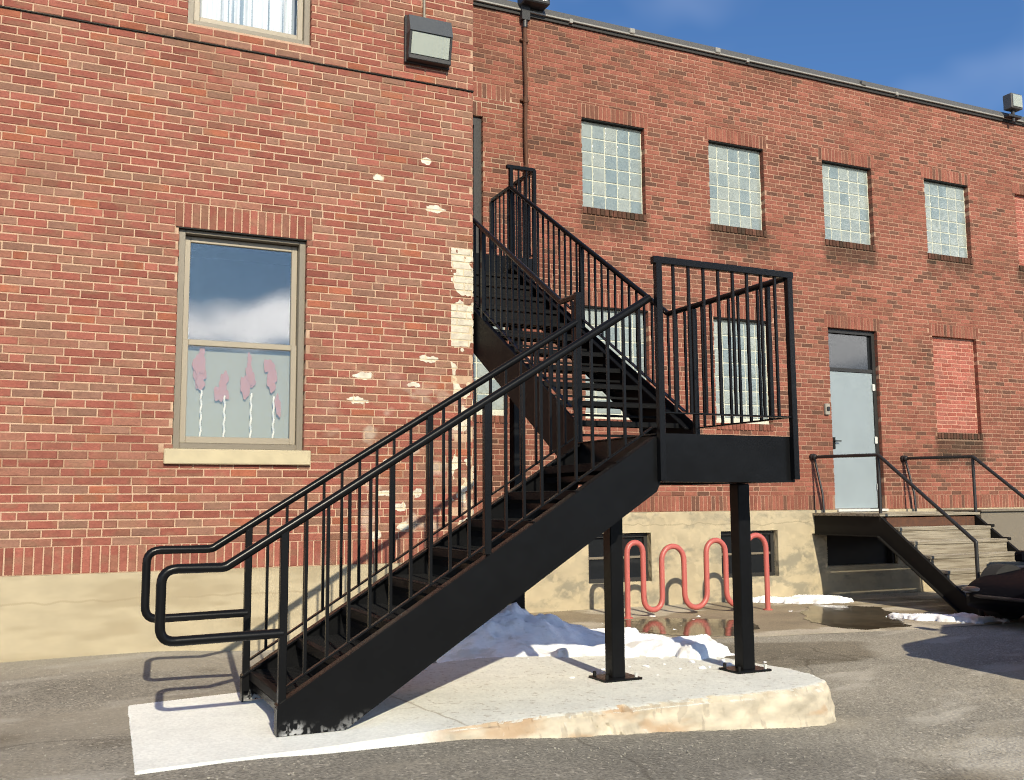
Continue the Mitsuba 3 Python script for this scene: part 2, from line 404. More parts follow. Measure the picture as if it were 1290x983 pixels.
def sheet(xs, ys, lift, fn=ground_z, amp=.0):
    X, Y = np.meshgrid(xs, ys, indexing='ij'); Z = fn(X, Y) + lift
    if amp: Z = Z + amp * np.sin(X * 2.3 + 1.1 * np.sin(Y * 1.7)) * np.sin(Y * 2.9)
    n, m = X.shape; i, j = np.meshgrid(np.arange(n - 1), np.arange(m - 1), indexing='ij'); a = i * m + j
    f = np.stack([a, a + m, a + m + 1, a + 1], -1).reshape(-1, 4)
    return trimesh.Trimesh(np.stack([X, Y, Z], -1).reshape(-1, 3), np.vstack([f[:, [0, 1, 2]], f[:, [0, 2, 3]]]), process=False)


xs = np.concatenate([np.linspace(-600, -20, 14), np.linspace(-14, 18, 161), np.linspace(24, 600, 14)])
ys = np.concatenate([np.linspace(-600, -30, 14), np.linspace(-20, 4, 97), np.linspace(10, 600, 10)])
put('asphalt_lot', sheet(xs, ys, 0, amp=.006), 'asphalt', smooth=True, label='worn grey asphalt lot in front of the brick building', kind='structure')


def blob_sheet(pts, lift, fn=ground_z, rough=.06, n=220, seed=0):
    """A thin sheet with a ragged outline through the points."""
    r = np.random.default_rng(seed); P = np.array(pts, float); P = np.vstack([P, P[:1]])
    s = np.r_[0, np.cumsum(np.linalg.norm(np.diff(P, axis=0), axis=1))]; t = np.linspace(0, s[-1], n, endpoint=False)
    Q = np.stack([np.interp(t, s, P[:, 0]), np.interp(t, s, P[:, 1])], 1)
    for k in range(2): Q = (np.roll(Q, 1, 0) + 2 * Q + np.roll(Q, -1, 0)) / 4
    w = sum(np.sin(np.arange(n) * 2 * np.pi / n * f + r.uniform(0, 6))[:, None] * r.normal(size=2) / f ** .6 for f in (5, 9, 14, 23, 37, 61))
    Q = Q + rough * w * .5
    m = m3.CrossSection([Q], m3.FillRule.NonZero)
    e = m3.Manifold.extrude(m, .004).refine_to_length(.25).to_mesh()
    v = np.array(e.vert_properties[:, :3]); v[:, 2] += fn(v[:, 0], v[:, 1]) + lift - .004
    return trimesh.Trimesh(v, np.array(e.tri_verts), process=False)


put('sidewalk', blob_sheet([(1.4, 3.1), (1.5, .35), (2.6, .1), (4.0, -.12), (5.0, -.25), (7.0, -.35), (11, -.5), (16, -.6), (16, 3.1)], .006, rough=.05, n=300, seed=3), 'walk',
    label='wet patched concrete strip along the rear brick wall', kind='structure')
put('puddle', blob_sheet([(2.55, 1.9), (3.3, 1.75), (4.0, 1.2), (3.7, .6), (3.1, .05), (2.7, .25), (2.2, .9)], .011, rough=.12, seed=5), 'puddle_wet', label='brown meltwater puddle in front of the red bike rack', kind='structure')
put('puddle', blob_sheet([(6.0, 2.3), (6.5, 1.55), (5.9, .7), (5.25, -.1), (4.55, -.1), (4.5, .7), (5.2, 1.6)], .011, rough=.12, seed=8), 'puddle_wet', label='meltwater puddle left of the wooden entrance steps', kind='structure')


# concrete slab under the stairs: its top outline and the wider foot it slopes out to
SLAB = -.62
top = np.array([(-3.11, -2.22), (-3.19, -3.76), (-2.37, -3.71), (-1.55, -3.60), (-1.07, -3.57), (-.4, -3.53), (.2, -3.54), (.62, -3.55), (.86, -3.52), (1.04, -3.41), (1.13, -3.22), (1.15, -2.95), (1.08, -2.55), (1.0, -2.0), (.3, -1.75), (-.6, -1.5), (-1.6, -1.7), (-2.45, -2.1)])
foot = np.array([(-3.12, -2.20), (-3.2, -3.78), (-2.37, -3.75), (-1.55, -3.64), (-1.06, -3.62), (-.4, -3.57), (.2, -3.59), (.63, -3.60), (.89, -3.57), (1.09, -3.45), (1.19, -3.24), (1.21, -2.95), (1.15, -2.53), (1.05, -1.95), (.33, -1.68), (-.6, -1.42), (-1.6, -1.62), (-2.45, -2.02)])


def slab_mesh():
    def res(P, n=420):
        Q = np.vstack([P, P[:1]]); s = np.r_[0, np.cumsum(np.linalg.norm(np.diff(Q, axis=0), axis=1))]; t = np.linspace(0, 1, n, endpoint=False)
        return np.stack([np.interp(t, s / s[-1], Q[:, k]) for k in (0, 1)], 1)
    # resample both by matching vertex parameter
    par = np.arange(len(top) + 1); t = np.linspace(0, len(top), 1190, endpoint=False)
    A = np.stack([np.interp(t, par, np.r_[top[:, k], top[:1, k]]) for k in (0, 1)], 1); B = np.stack([np.interp(t, par, np.r_[foot[:, k], foot[:1, k]]) for k in (0, 1)], 1)
    old = np.clip((A[:, 0] + 1.7) / .5, 0, 1)
    n = len(t); rings = []; c = A.mean(0); out = (A - c) / np.linalg.norm(A - c, axis=1, keepdims=True)
    for s, back, drop in ((0, .052, .0), (0, .030, .004), (0, .014, .014), (0, .004, .030), (.16, 0, 0), (.28, 0, 0), (.42, 0, 0), (.56, 0, 0), (.70, 0, 0), (.85, 0, 0), (1.05, 0, 0)):
        P = A * (1 - s) + B * s - out * (back * (.2 + .8 * old))[:, None]; g = ground_z(P[:, 0], P[:, 1]) - .04
        z = SLAB - (SLAB - g) * s - drop * (.2 + .8 * old)
        Q = np.column_stack([P, z]); r1 = meshkit.fbm(Q * 7.0) - .5; r2 = meshkit.fbm(Q * 26.0 + 3) - .5; chip = np.clip(meshkit.fbm(Q * np.array([9, 9, 3.0]) + 11) - .60, 0, 1)
        d = (.07 * r1 + .05 * r2 - .22 * chip * math.exp(-s * 3)) * (.10 + old) * (s < 1) * (back < .05)
        z = z - .30 * chip * (s < .1) * (back < .05) * old
        rings.append(np.column_stack([P + out * d[:, None], z]))
    inner = rings[0][:, :2] * .986 + A.mean(0) * .014
    rings = [np.column_stack([inner, np.full(n, SLAB)])] + rings
    V = np.vstack(rings); F = []
    for k in range(len(rings) - 1):
        i = np.arange(n); j = (i + 1) % n
        F += [np.stack([k * n + i, (k + 1) * n + i, (k + 1) * n + j], 1), np.stack([k * n + i, (k + 1) * n + j, k * n + j], 1)]
    cap = m3.Manifold.extrude(m3.CrossSection([inner], m3.FillRule.NonZero), .1).translate((0, 0, SLAB - .1)).to_mesh()
    cv, cf = np.array(cap.vert_properties[:, :3]), np.array(cap.tri_verts); keep = (cv[cf][:, :, 2] > SLAB - .001).all(1)
    return merge([trimesh.Trimesh(V, np.vstack(F), process=False), trimesh.Trimesh(cv, cf[keep], process=False)])


put('concrete_slab', slab_mesh(), 'concrete', smooth=40, label='pale concrete slab with a rough stained front edge under the black stairs', kind='structure')

# ------------------------------------------------------------------ brickwork
CO, JT, PITCH_B = .0677, .0100, .216


def subtract(r, holes):
    out = [r]
    for a, b, c, d in holes:
        new = []
        for (u0, u1, v0, v1) in out:
            if u1 <= a or u0 >= b or v1 <= c or v0 >= d: new.append((u0, u1, v0, v1)); continue
            if u0 < a: new.append((u0, a, v0, v1))
            if u1 > b: new.append((b, u1, v0, v1))
            m0, m1 = max(u0, a), min(u1, b)
            if v0 < c: new.append((m0, m1, v0, c))
            if v1 > d: new.append((m0, m1, d, v1))
        out = new
    return [q for q in out if q[1] - q[0] > .035 and q[3] - q[2] > .022]


def courses(u0, u1, v0, v1, holes, first=0, fl=6, seed=1):
    """Common bond with a Flemish header course every sixth row."""
    r = np.random.default_rng(seed); out = []; k = first; v = v0
    while v < v1 - .02:
        top_ = min(v + CO - JT, v1)
        if k % fl == 3:
            pat = [PITCH_B, .108]; s = .054 + r.uniform(-.01, .01)
        else:
            pat = [PITCH_B]; s = (.108 if k % 2 else 0) + r.uniform(-.015, .015) + .03 * math.sin(k * .31)
        u = u0 - .35 + s; q = 0
        while u < u1:
            L = pat[q % len(pat)]; q += 1
            parts = [(u, u + .108), (u + .108, u + L)] if L > .2 and r.random() < .02 else [(u, u + L)]
            for pa, pb in parts:
                a, b = max(pa, u0), min(pb - JT, u1)
                if b - a > .03: out += subtract((a, b, v + r.uniform(-.0012, .0012), top_ + r.uniform(-.0012, .0012)), holes)
            u += L
        v += CO; k += 1
    return out


def soldiers(u0, u1, v0, v1, fan=0.0):
    n = max(1, round((u1 - u0) / CO)); w = (u1 - u0) / n
    return [(u0 + i * w + JT / 2, u0 + (i + 1) * w - JT / 2, v0 + JT / 2, v1 - JT / 2) for i in range(n)]


def brick_arrays(rects, frame, depth=.10, bev=.004, jit=.0018, seed=0, proud=0.0):
    """Vertices (k, 12, 3) of the bricks. frame: (origin, u axis, v axis, outward normal)."""
    r = np.random.default_rng(seed); o, eu, ev, en = (np.asarray(a, float) for a in frame); R = np.array(rects); k = len(R)
    p = r.uniform(-jit, jit, k) + proud; tilt = r.normal(0, .0008, (k, 2))
    V = np.zeros((k, 12, 3))
    for ring, (ins, dep) in enumerate([(0, -depth), (0, -bev), (bev, 0)]):
        for c, (a, b) in enumerate([(0, 2), (1, 2), (1, 3), (0, 3)]):
            u = R[:, a] + (ins if a == 0 else -ins); v = R[:, b] + (ins if b == 2 else -ins)
            d = dep + p + (tilt[:, 0] * (1 if a else -1) + tilt[:, 1] * (1 if b == 3 else -1)) * (dep > -.05)
            V[:, ring * 4 + c] = o + u[:, None] * eu + v[:, None] * ev + d[:, None] * en
    return V


_q = []
for ring in (0, 1):
    for c in range(4):
        a, b = ring * 4 + c, ring * 4 + (c + 1) % 4; _q.append((a, b, b + 4, a + 4))
_q.append((8, 9, 10, 11))
BF = np.array([t for a, b, c, d in _q for t in ((a, b, c), (a, c, d))])


def lay(parent, V, matn, seed, individual=300, name='brick', stuff='brickwork', avoid=None):
    """The bricks that show largest become parts of their own; the others one part of kind stuff."""
    r = np.random.default_rng(seed); k = len(V)
    flip = np.cross(V[0, 9] - V[0, 8], V[0, 10] - V[0, 8]) @ (V[0, 8] - V[0, 0]) < 0
    F = BF[:, ::-1] if flip else BF
    uv = np.stack([r.random(k), r.random(k)], 1)
    upright = np.abs(V[:, 11] - V[:, 8]).sum(1) > np.abs(V[:, 9] - V[:, 8]).sum(1) * 1.4
    if matn == 'brick_a': uv[upright, 0] = uv[upright, 0] ** 1.6 * .66                                          # the soldier courses are of redder brick
    pxy = pr(V[:, 8:12]); w = pxy[:, :, 0].max(1) - pxy[:, :, 0].min(1); h = np.abs(pxy[:, 0, 1] - pxy[:, 3, 1])
    c = pxy.mean(1); vis = (c[:, 0] > 5) & (c[:, 0] < 1285) & (c[:, 1] > 16) & (c[:, 1] < 975) & (((V[:, 8] - EYE) @ FWD) > .5)
    if avoid is not None: vis &= ~avoid(c)
    score = np.where(vis, w * h, -1); order = np.argsort(-score)[:individual]
    order = np.array([i for i in order if score[i] > 0], int); mask = np.zeros(k, bool); mask[order] = True
    for i in order: put(name, (V[i], F), matn, parent, uv=np.repeat(uv[i:i + 1], 12, 0))
    rest = np.where(~mask)[0]
    if len(rest):
        v = V[rest].reshape(-1, 3); f = (np.arange(len(rest))[:, None, None] * 12 + F).reshape(-1, 3)
        put(stuff, (v, f), matn, parent, uv=np.repeat(uv[rest], 12, 0), kind='stuff')


ZS = .216 + 63 * CO                                                                     # the ledge line of the front wing
WA = (-2.665, -1.59, .985, 2.84); WU = (-2.655, -1.59, 4.64, 6.4); SILL = (-2.735, -1.535, .858, .985)
ATOP = 7.6
LOCAL = True
front = thing('brick_building', 'front brick wing on the left with a tall taupe window and pale foundation', 'building')
wall_a = front + '__wall'; _used.add(wall_a)
big = .007
hole = lambda w, g=big: (w[0] - g, w[1] + g, -.4, .31, w[2] - g, w[3] + g)
scene[wall_a] = mikit.ply(placed(cut(-9, -.005, .0055, .3, 0, ATOP, [hole(WA), hole(WU), (-7.1, -5.9, -.4, .31, .98, 2.85)])), 'mortar_a')
W_OFF = (-7.1, -5.9, .98, 2.85)
lin_a = (WA[0] - .04, WA[1] + .05, WA[3], WA[3] + .216); lin_off = (-7.15, -5.85, 2.85, 3.066)
holes = [WA, SILL, WU, lin_a, W_OFF, lin_off]
ra = courses(-9, 0, .216, ZS, holes, first=0, seed=11) + soldiers(-9, 0, 0, .216) + soldiers(*lin_a) + soldiers(*lin_off)
# broken bricks at the corner, low down
rr = np.random.default_rng(5); fixed = []
for q in ra:
    if q[1] > -.03 and .2 < q[2] < 1.95:
        if rr.random() < .22: continue
        q = (q[0], q[1] - max(0, rr.normal(.02, .03)), q[2], q[3])
        if q[1] - q[0] < .04: continue
    fixed.append(q)
ra = [q for q in fixed if q[2] < 2.2 or q[2] > 2.35 or q[0] < -.2 or rr.random() > .25]
FA = ((0, 0, 0), (1, 0, 0), (0, 0, 1), (0, -1, 0))
Va = brick_arrays(ra, FA, seed=2)
ru = courses(-9, 0, ZS + .006, ATOP, holes, first=1, seed=12)
Va2 = brick_arrays(ru, FA, seed=3, proud=.016, depth=.12)
stairs_px = lambda c: (c[:, 0] > 330) & (c[:, 1] > 1050 - .93 * c[:, 0]) & (c[:, 1] > 520)
lay(wall_a, np.concatenate([Va, Va2]), 'brick_a', 21, avoid=stairs_px)
put('upper_wall', cut(-9, -.005, -.0105, .05, ZS + .004, ATOP - .01, [hole(WU)]), 'mortar_a', wall_a)
put('shelf_angle', box(-9, .004, -.013, .05, ZS - .006, ZS + .004), 'dark_steel', front)
# side wall of the front wing, round the corner
sw = courses(0, 3.93, -.0, ATOP, [], seed=14)
Vs = brick_arrays([q for q in sw if q[0] > .1 or True], ((0, 0, 0), (0, 1, 0), (0, 0, 1), (1, 0, 0)), seed=6, depth=.012)
side = put('side_wall', box(-.3, -.0055, .0056, 3.93, 0, ATOP), 'mortar_a', front)
v = Vs.reshape(-1, 3); f = (np.arange(len(Vs))[:, None, None] * 12 + BF[:, ::-1]).reshape(-1, 3)
put('brickwork', (v, f), 'brick_a', side, uv=np.repeat(np.random.default_rng(3).random((len(Vs), 2)), 12, 0), kind='stuff')
put('foundation', merge([cut(-9, .012, -.018, .3, -1.2, -.002, []), box(-.3, .012, .301, 3.93, -1.2, -.002)]), 'found_a', front, label='pale tan concrete foundation')
put('roof', merge([box(-9.05, .05, -.05, 12, ATOP, ATOP + .12), box(-9.05, .05, -.07, .02, ATOP - .05, ATOP + .18)]), 'fascia', front)


def double_hung(parent, W, lower, name='window', y0=.075, sill=True):
    """A taupe double-hung window: frame, two sashes with panes, what stands behind them."""
    x0, x1, z0, z1 = W; k = parent + '__' + name; k = numbered(k); fw = .055; zm = z0 + (z1 - z0) * .485
    y = y0
    fr = merge([bbox(x0, x0 + fw, y - .03, y + .16, z0, z1), bbox(x1 - fw, x1, y - .03, y + .16, z0, z1), bbox(x0 + fw, x1 - fw, y - .03, y + .16, z1 - .035, z1 + .004), bbox(x0 + fw, x1 - fw, y - .03, y + .16, z0, z0 + .05)])
    scene[k] = mikit.ply(placed(fr), 'taupe_dark')
    a, b = x0 + fw + .002, x1 - fw - .002

    def sash(za, zb, yy, s):
        sk = put('sash', merge([bbox(a, a + .05, yy, yy + .035, za, zb), bbox(b - .05, b, yy, yy + .035, za, zb), bbox(a + .05, b - .05, yy, yy + .035, zb - .05, zb), bbox(a + .05, b - .05, yy, yy + .035, za, za + .055)]), 'taupe', k)
        v = np.array([(a + .045, yy + .018, za + .05), (b - .045, yy + .018, za + .05), (b - .045, yy + .018, zb - .045), (a + .045, yy + .018, zb - .045)])
        put('pane', (v, np.array([[0, 1, 2], [0, 2, 3]])), s, k)
    sash(zm - .03, z1 - .04, y + .045, 'pane_glass' if lower == 'paper' else 'clear_glass')
    sash(z0 + .052, zm + .025, y + .008, 'film_glass' if lower == 'paper' else 'clear_glass')
    # the room behind
    put('room', merge([box(x0 - .8, x1 + .8, y + 2.6, y + 2.62, z0 - .9, z1 + .4), box(x0 - .82, x0 - .8, .302, y + 2.62, z0 - .9, z1 + .4), box(x1 + .8, x1 + .82, .302, y + 2.62, z0 - .9, z1 + .4), box(x0 - .82, x1 + .82, .302, y + 2.62, z1 + .4, z1 + .42), box(x0 - .82, x1 + .82, .302, y + 2.62, z0 - .92, z0 - .9)]), 'room_dark', k)
    return k, a, b, z0 + .05, zm


wk, wa, wb, wz0, wzm = double_hung(front, WA, 'paper')
labels[wk] = {'label': 'tall taupe double-hung window with red paper flowers behind its lower pane'}
put('backing_board', box(wa + .02, wb - .02, .155, .165, wz0, wzm + .02), 'backing', wk)
rp = np.random.default_rng(9)
for i, fx in enumerate((.17, .37, .60, .80)):
    cx = wa + (wb - wa) * fx; cz = wz0 + .54 + (.01, -.03, .0, -.02)[i]; y = .137
    petals = []
    for q in range(5):                                                                 # crumpled paper petals hanging round a stick
        px, pz = cx + rp.normal(0, .030), cz + rp.normal(0, .075); t = np.linspace(0, 2 * np.pi, 18, endpoint=False)
        rad = 1 + .25 * np.sin(2 * t + rp.uniform(0, 6)) + .15 * np.sin(5 * t + rp.uniform(0, 6)); rx, rz = rp.uniform(.022, .045), rp.uniform(.05, .10)
        petals.append(prism(np.stack([px + rx * rad * np.cos(t), pz + rz * rad * np.sin(t)], 1), 'y', y - .004 - .004 * q, y - .002 - .004 * q))
    put('paper_flower', merge(petals), 'paper_red', wk)
    zz = np.linspace(wz0 + .01, cz - .10, 18)
    put('flower_stem', tube(np.stack([cx + .004 * np.cos(zz * 60) + .006, y - .03 + .003 * np.sin(zz * 60), zz], 1), .0085, 8), 'paper_white', wk)
uk, ua, ub, uz0, uzm = double_hung(front, WU, 'curtain', y0=.06)
labels[uk] = {'label': 'upper taupe window with a white curtain, cut by the top edge'}
cx = np.linspace(ua + .01, ub - .08, 90); n = len(cx)
yy = .17 + .026 * np.sin(cx * 46) + .016 * np.sin(cx * 81 + 1) + .012 * np.sin(cx * 140); bot = uz0 + .0 + .05 * np.clip(np.sin(cx * 31) + .4 * np.sin(cx * 77 + 2) - .5, 0, 1)
v = np.vstack([np.stack([cx, yy, bot], 1), np.stack([cx, yy, np.full(n, 6.3)], 1)]); i = np.arange(n - 1)
put('blue_sheet', box(ua - .03, ub + .03, .30, .31, uz0 - .1, 6.4), 'sheet_blue', uk)  # blue sheet placed behind the curtain to lighten its gaps
put('curtain', (v, np.vstack([np.stack([i, i + 1, i + 1 + n], 1), np.stack([i, i + 1 + n, i + n], 1)])), 'curtain_white', uk, smooth=True)
put('window_sill', bbox(SILL[0], SILL[1], -.045, .2, SILL[2], SILL[3] - .002, .008), 'stone', front)
ok, oa, ob, oz0, ozm = double_hung(front, W_OFF, 'curtain')
put('lintel', box(WA[0] - .03, WA[1] + .03, .004, .09, WA[3] - .006, WA[3] + .004), 'dark_steel', front)

LOCAL = False
# ------------------------------------------------------------------ rear wing
YB, ZB, BTOP = 3.123, .379, 7.135
rear = thing('brick_building', 'rear brick wing with glass block windows and a low grey roof edge', 'building')
wall_b = rear + '__wall'; _used.add(wall_b)
WIN_X = [(2.955, 3.975), (5.095, 6.105), (7.265, 8.285), (9.455, 10.475)]
UPW = [(a, b, 4.565, 5.835) for a, b in WIN_X]; LOW = [(.79, 1.80, 1.64, 3.175), (2.955, 3.975, 1.64, 3.175), (5.095, 6.105, 1.64, 3.175)]
DOOR = (7.24, 8.24, .385, 3.165); BRK = [(9.45, 10.455, 1.60, 3.175), (11.63, 12.65, 4.565, 5.845), (11.63, 12.65, 1.60, 3.175)]
TOPDOOR = (.42, 1.455, 3.045, 5.60)
openings = UPW + LOW + [DOOR] + BRK + [TOPDOOR]
FB = ((0, YB, 0), (1, 0, 0), (0, 0, 1), (0, -1, 0))
scene[wall_b] = mikit.ply(cut(-1, 16, YB + .0055, YB + .32, ZB, BTOP, [(w[0] - big, w[1] + big, YB - .4, YB + .33, w[2] - big, w[3] + big) for w in openings]), 'mortar_b')
lins = [(w[0] - .07, w[1] + .07, w[3], w[3] + .21) for w in openings if w is not TOPDOOR] + [(.3, 1.44, 5.605, 5.80), (.9, 1.86, 5.86, 6.07)]
sills = [(w[0] - .01, w[1] + .01, w[2] - .105, w[2]) for w in UPW + LOW + BRK]
rb = courses(-1, 16, ZB + .216, BTOP, openings + lins + sills, first=2, seed=31)
for l in lins: rb += soldiers(*l)
rb += [q for q in soldiers(-1, 16, ZB, ZB + .216) if q[1] < DOOR[0] + .01 or q[0] > DOOR[1] - .01]
Vb = brick_arrays(rb, FB, seed=32)
Vsill = brick_arrays([q for l in sills for q in soldiers(*l)], FB, seed=33, proud=.018, depth=.14)
rear_hide = lambda c: ((c[:, 0] < 604) | ((c[:, 0] > 596) & (c[:, 0] < 830) & (c[:, 1] > 250)) | ((c[:, 0] > 820) & (c[:, 0] < 1005) & (c[:, 1] > 335)))
lay(wall_b, np.concatenate([Vb, Vsill]), 'brick_b', 34, avoid=rear_hide)
BH = [(2.945, 3.925, -.555, .10), (5.09, 6.10, -.565, .095), (7.02, 8.42, -.46, .16)]
put('foundation', cut(-1, 16, YB - .022, YB + .32, -1.3, ZB - .003, [(w[0], w[1], YB - .4, YB + .2, w[2], w[3]) for w in BH]), 'found_b', rear, label='cream rendered foundation with grey damp patches')
for j, w in enumerate(BRK):
    k = put('bricked_up_window', box(w[0] - .02, w[1] + .02, YB + .075, YB + .12, w[2] - .02, w[3] + .02), 'mortar_pink', rear)
    V = brick_arrays(courses(w[0] + .006, w[1] - .006, w[2] + .008, w[3] - .006, [], seed=40 + j), ((0, YB + .07, 0), (1, 0, 0), (0, 0, 1), (0, -1, 0)), seed=50 + j, depth=.02)
    c = len(V); uv = np.random.default_rng(60 + j).random((c, 2))
    put('brickwork', (V.reshape(-1, 3), (np.arange(c)[:, None, None] * 12 + BF).reshape(-1, 3)), 'brick_infill', k, uv=np.repeat(uv, 12, 0), kind='stuff')
labels[rear + '__bricked_up_window'] = {'label': 'window filled with newer pink brick'}

rbk = np.random.default_rng(77)


def block_window(w, rows):
    x0, x1, z0, z1 = w; yf = YB + .088; k = numbered(rear + '__window'); P = .2032
    nx = 5; px = (x1 - x0 - .012) / nx; h = z1 - z0 - .045; pz = P if rows == 7 else h / rows
    base = [box(x0 - .006, x1 + .006, yf + .004, yf + .08, z0 - .006, z1 + .006)]
    scene[k] = mikit.ply(merge(base), 'block_mortar')
    zb = z0 + .004 if rows == 6 else z1 - .04 - rows * P
    for i in range(nx):
        for j in range(rows):
            a, b, c, d = x0 + .006 + i * px + .007, x0 + .006 + (i + 1) * px - .007, zb + j * pz + .007, zb + (j + 1) * pz - .007
            m = bbox(a, b, yf - .006, yf + .02, c, d, .012)
            put('glass_block', m, 'glass_block', k, smooth=True, uv=np.tile([[rbk.random(), rbk.random()]], (len(m.vertices), 1)))
    if rows == 7: put('bottom_panel', bbox(x0 + .01, x1 - .01, yf - .01, yf + .02, z0, zb - .006, .004), 'block_mortar', k)
    put('lintel', box(x0 - .05, x1 + .05, YB + .012, YB + .1, z1 - .012, z1 + .004), 'dark_steel', k)
    return k


for w in UPW: block_window(w, 6)
for w in LOW: block_window(w, 7)

# grey steel door at the head of the entrance steps
dk = numbered(rear + '__door'); x0, x1, z0, z1 = DOOR; yd = YB + .085
scene[dk] = mikit.ply(bbox(x0 + .035, x1 - .065, yd, yd + .045, z0 + .012, 2.50, .003), 'door_paint'); labels[dk] = {'label': 'grey-blue steel door under a dark transom'}
put('frame', merge([box(x0, x0 + .033, yd - .02, yd + .1, z0, z1), box(x1 - .063, x1, yd - .02, yd + .1, z0, z1), box(x0 + .033, x1 - .063, yd - .02, yd + .1, z1 - .06, z1), box(x0 + .033, x1 - .063, yd - .015, yd + .1, 2.505, 2.56)]), 'door_frame', dk)
put('transom_pane', box(x0 + .03, x1 - .06, yd + .03, yd + .036, 2.56, z1 - .06), 'car_glass', dk)
for z in (.72, 1.45, 2.28): put('hinge', merge([tube([(x1 - .06, yd - .016, z - .055), (x1 - .06, yd - .016, z + .055)], .011, 8), box(x1 - .085, x1 - .03, yd - .024, yd - .018, z - .05, z + .05)]), 'white_metal', dk)
put('handle', merge([bbox(x0 + .07, x0 + .12, yd - .012, yd, 1.30, 1.48, .003), tube(fillet([(x0 + .095, yd - .01, 1.42), (x0 + .095, yd - .06, 1.42), (x0 + .19, yd - .06, 1.42)], .02), .010, 8)]), 'dark_steel', dk)
put('threshold', box(x0, x1, YB - .06, YB + .2, ZB - .03, ZB + .004), 'white_metal', dk)
tk = numbered(rear + '__door'); x0, x1, z0, z1 = TOPDOOR; scene[tk] = mikit.ply(box(x0 + .06, x1 - .11, YB + .1, YB + .145, z0 + .01, z1 - .12), 'door_paint')
put('frame', merge([box(x0, x0 + .055, YB + .05, YB + .2, z0, z1), box(x1 - .105, x1, YB + .05, YB + .2, z0, z1), box(x0 + .055, x1 - .105, YB + .05, YB + .2, z1 - .11, z1)]), 'door_frame', tk)
labels[tk] = {'label': 'upper door at the head of the black stairs, almost hidden by the corner'}

# basement windows with bars behind the bike rack
for (x0, x1, z0, z1) in BH[:2]:
    k = numbered(rear + '__basement_window'); y = YB + .07
    scene[k] = mikit.ply(merge([box(x0, x0 + .06, y, y + .1, z0, z1), box(x1 - .06, x1, y, y + .1, z0, z1), box(x0 + .06, x1 - .06, y, y + .1, z1 - .06, z1), box(x0 + .06, x1 - .06, y, y + .1, z0, z0 + .055)]), 'door_frame')
    zm = (z0 + z1) / 2
    put('muntin', merge([box(x0 + .06, x1 - .06, y + .015, y + .05, zm - .015, zm + .015), box((x0 + x1) / 2 - .014, (x0 + x1) / 2 + .014, y + .018, y + .05, z0 + .055, z1 - .06)]), 'taupe_dark', k)
    put('pane', box(x0 + .05, x1 - .05, y + .04, y + .046, z0 + .05, z1 - .05), 'car_glass', k)

hk = numbered(rear + '__dark_opening'); x0, x1, z0, z1 = BH[2]; labels[hk] = {'label': 'dark opening under the landing of the wooden steps, widened to deepen the shade there'}
scene[hk] = mikit.ply(box(x0, x1, YB + .12, YB + .16, z0, z1), 'tar')  # tar-black panel, made wide to stand in for shade under the landing
put('frame', merge([box(x0, x0 + .05, YB + .03, YB + .119, z0, z1), box(x1 - .05, x1, YB + .03, YB + .119, z0, z1), box(x0 + .05, x1 - .05, YB + .03, YB + .119, z1 - .05, z1)]), 'door_frame', hk)

# roof edge
rf = numbered(rear + '__roof'); scene[rf] = mikit.ply(box(-1, 16.1, YB + .10, 14, BTOP - .02, BTOP + .10), 'tar')
put('fascia', prism([(YB - .035, BTOP + .055), (YB - .055, BTOP + .06), (YB + .01, BTOP + .175), (YB + .12, BTOP + .17), (YB + .12, BTOP + .05)], 'x', -1, 16.1), 'fascia', rf)
put('drip_edge', merge([bbox(-1, 16.1, YB - .064, YB - .03, BTOP + .034, BTOP + .058, .004)] + [box(x, x + .05, YB - .07, YB - .03, BTOP + .012, BTOP + .07) for x in np.arange(-.3, 16, 3.05)]), 'fascia_edge', rf)
put('dark_eaves_strip', box(-1, 16.1, YB - .03, YB + .1, BTOP - .012, BTOP + .05), 'tar', rf)  # dark strip below the drip edge
for x in (5.22, 3.72, 8.1): put('seam_bracket', bbox(x, x + .09, YB - .085, YB + .0, BTOP + .05, BTOP + .13, .01), 'fascia_edge' if x < 6 else 'fascia', rf)

# ------------------------------------------------------------------ things on the walls
LOCAL = True
lamp = thing('wall_lamp', 'dark boxy wall lamp with a ribbed lens high on the front wing', 'lamp')
x0, x1, z0, z1 = -.70, -.275, 4.645, 5.085
put('back_plate', bbox(x0 - .012, x1 + .012, -.05, -.018, z0 - .012, z1 + .012, .006), 'plastic_dark', lamp)
zm = (z0 + z1) / 2 + .035
put('hood', prism([(-.05, z1), (-.13, z1 - .02), (-.175, zm), (-.05, zm)], 'x', x0, x1), 'lamp_hood', lamp)
put('lens', prism([(-.05, zm - .004), (-.160, zm - .004), (-.115, z0 + .055), (-.05, z0 + .045)], 'x', x0 + .025, x1 - .025), 'lamp_lens', lamp)
put('reflector', prism([(-.052, zm - .01), (-.150, zm - .01), (-.135, zm - .10), (-.052, zm - .10)], 'x', x0 + .03, x1 - .03), 'white_metal', lamp)
put('cage', merge([prism([(-.05, zm - .002), (-.165, zm - .002), (-.115, z0 + .04), (-.05, z0 + .03)], 'x', x0, x0 + .022), prism([(-.05, zm - .002), (-.165, zm - .002), (-.115, z0 + .04), (-.05, z0 + .03)], 'x', x1 - .022, x1), bbox(x0, x1, -.125, -.05, z0, z0 + .045, .006)]), 'plastic_dark', lamp)
single('conduit', merge([tube([(-.515, -.034, 5.10), (-.515, -.034, 7.5)], .013, 10)] + [bbox(-.545, -.485, -.05, -.018, z, z + .02) for z in (5.45, 6.4)]), 'taupe_dark', 'thin grey conduit rising from the wall lamp', 'pipe')
LOCAL = False
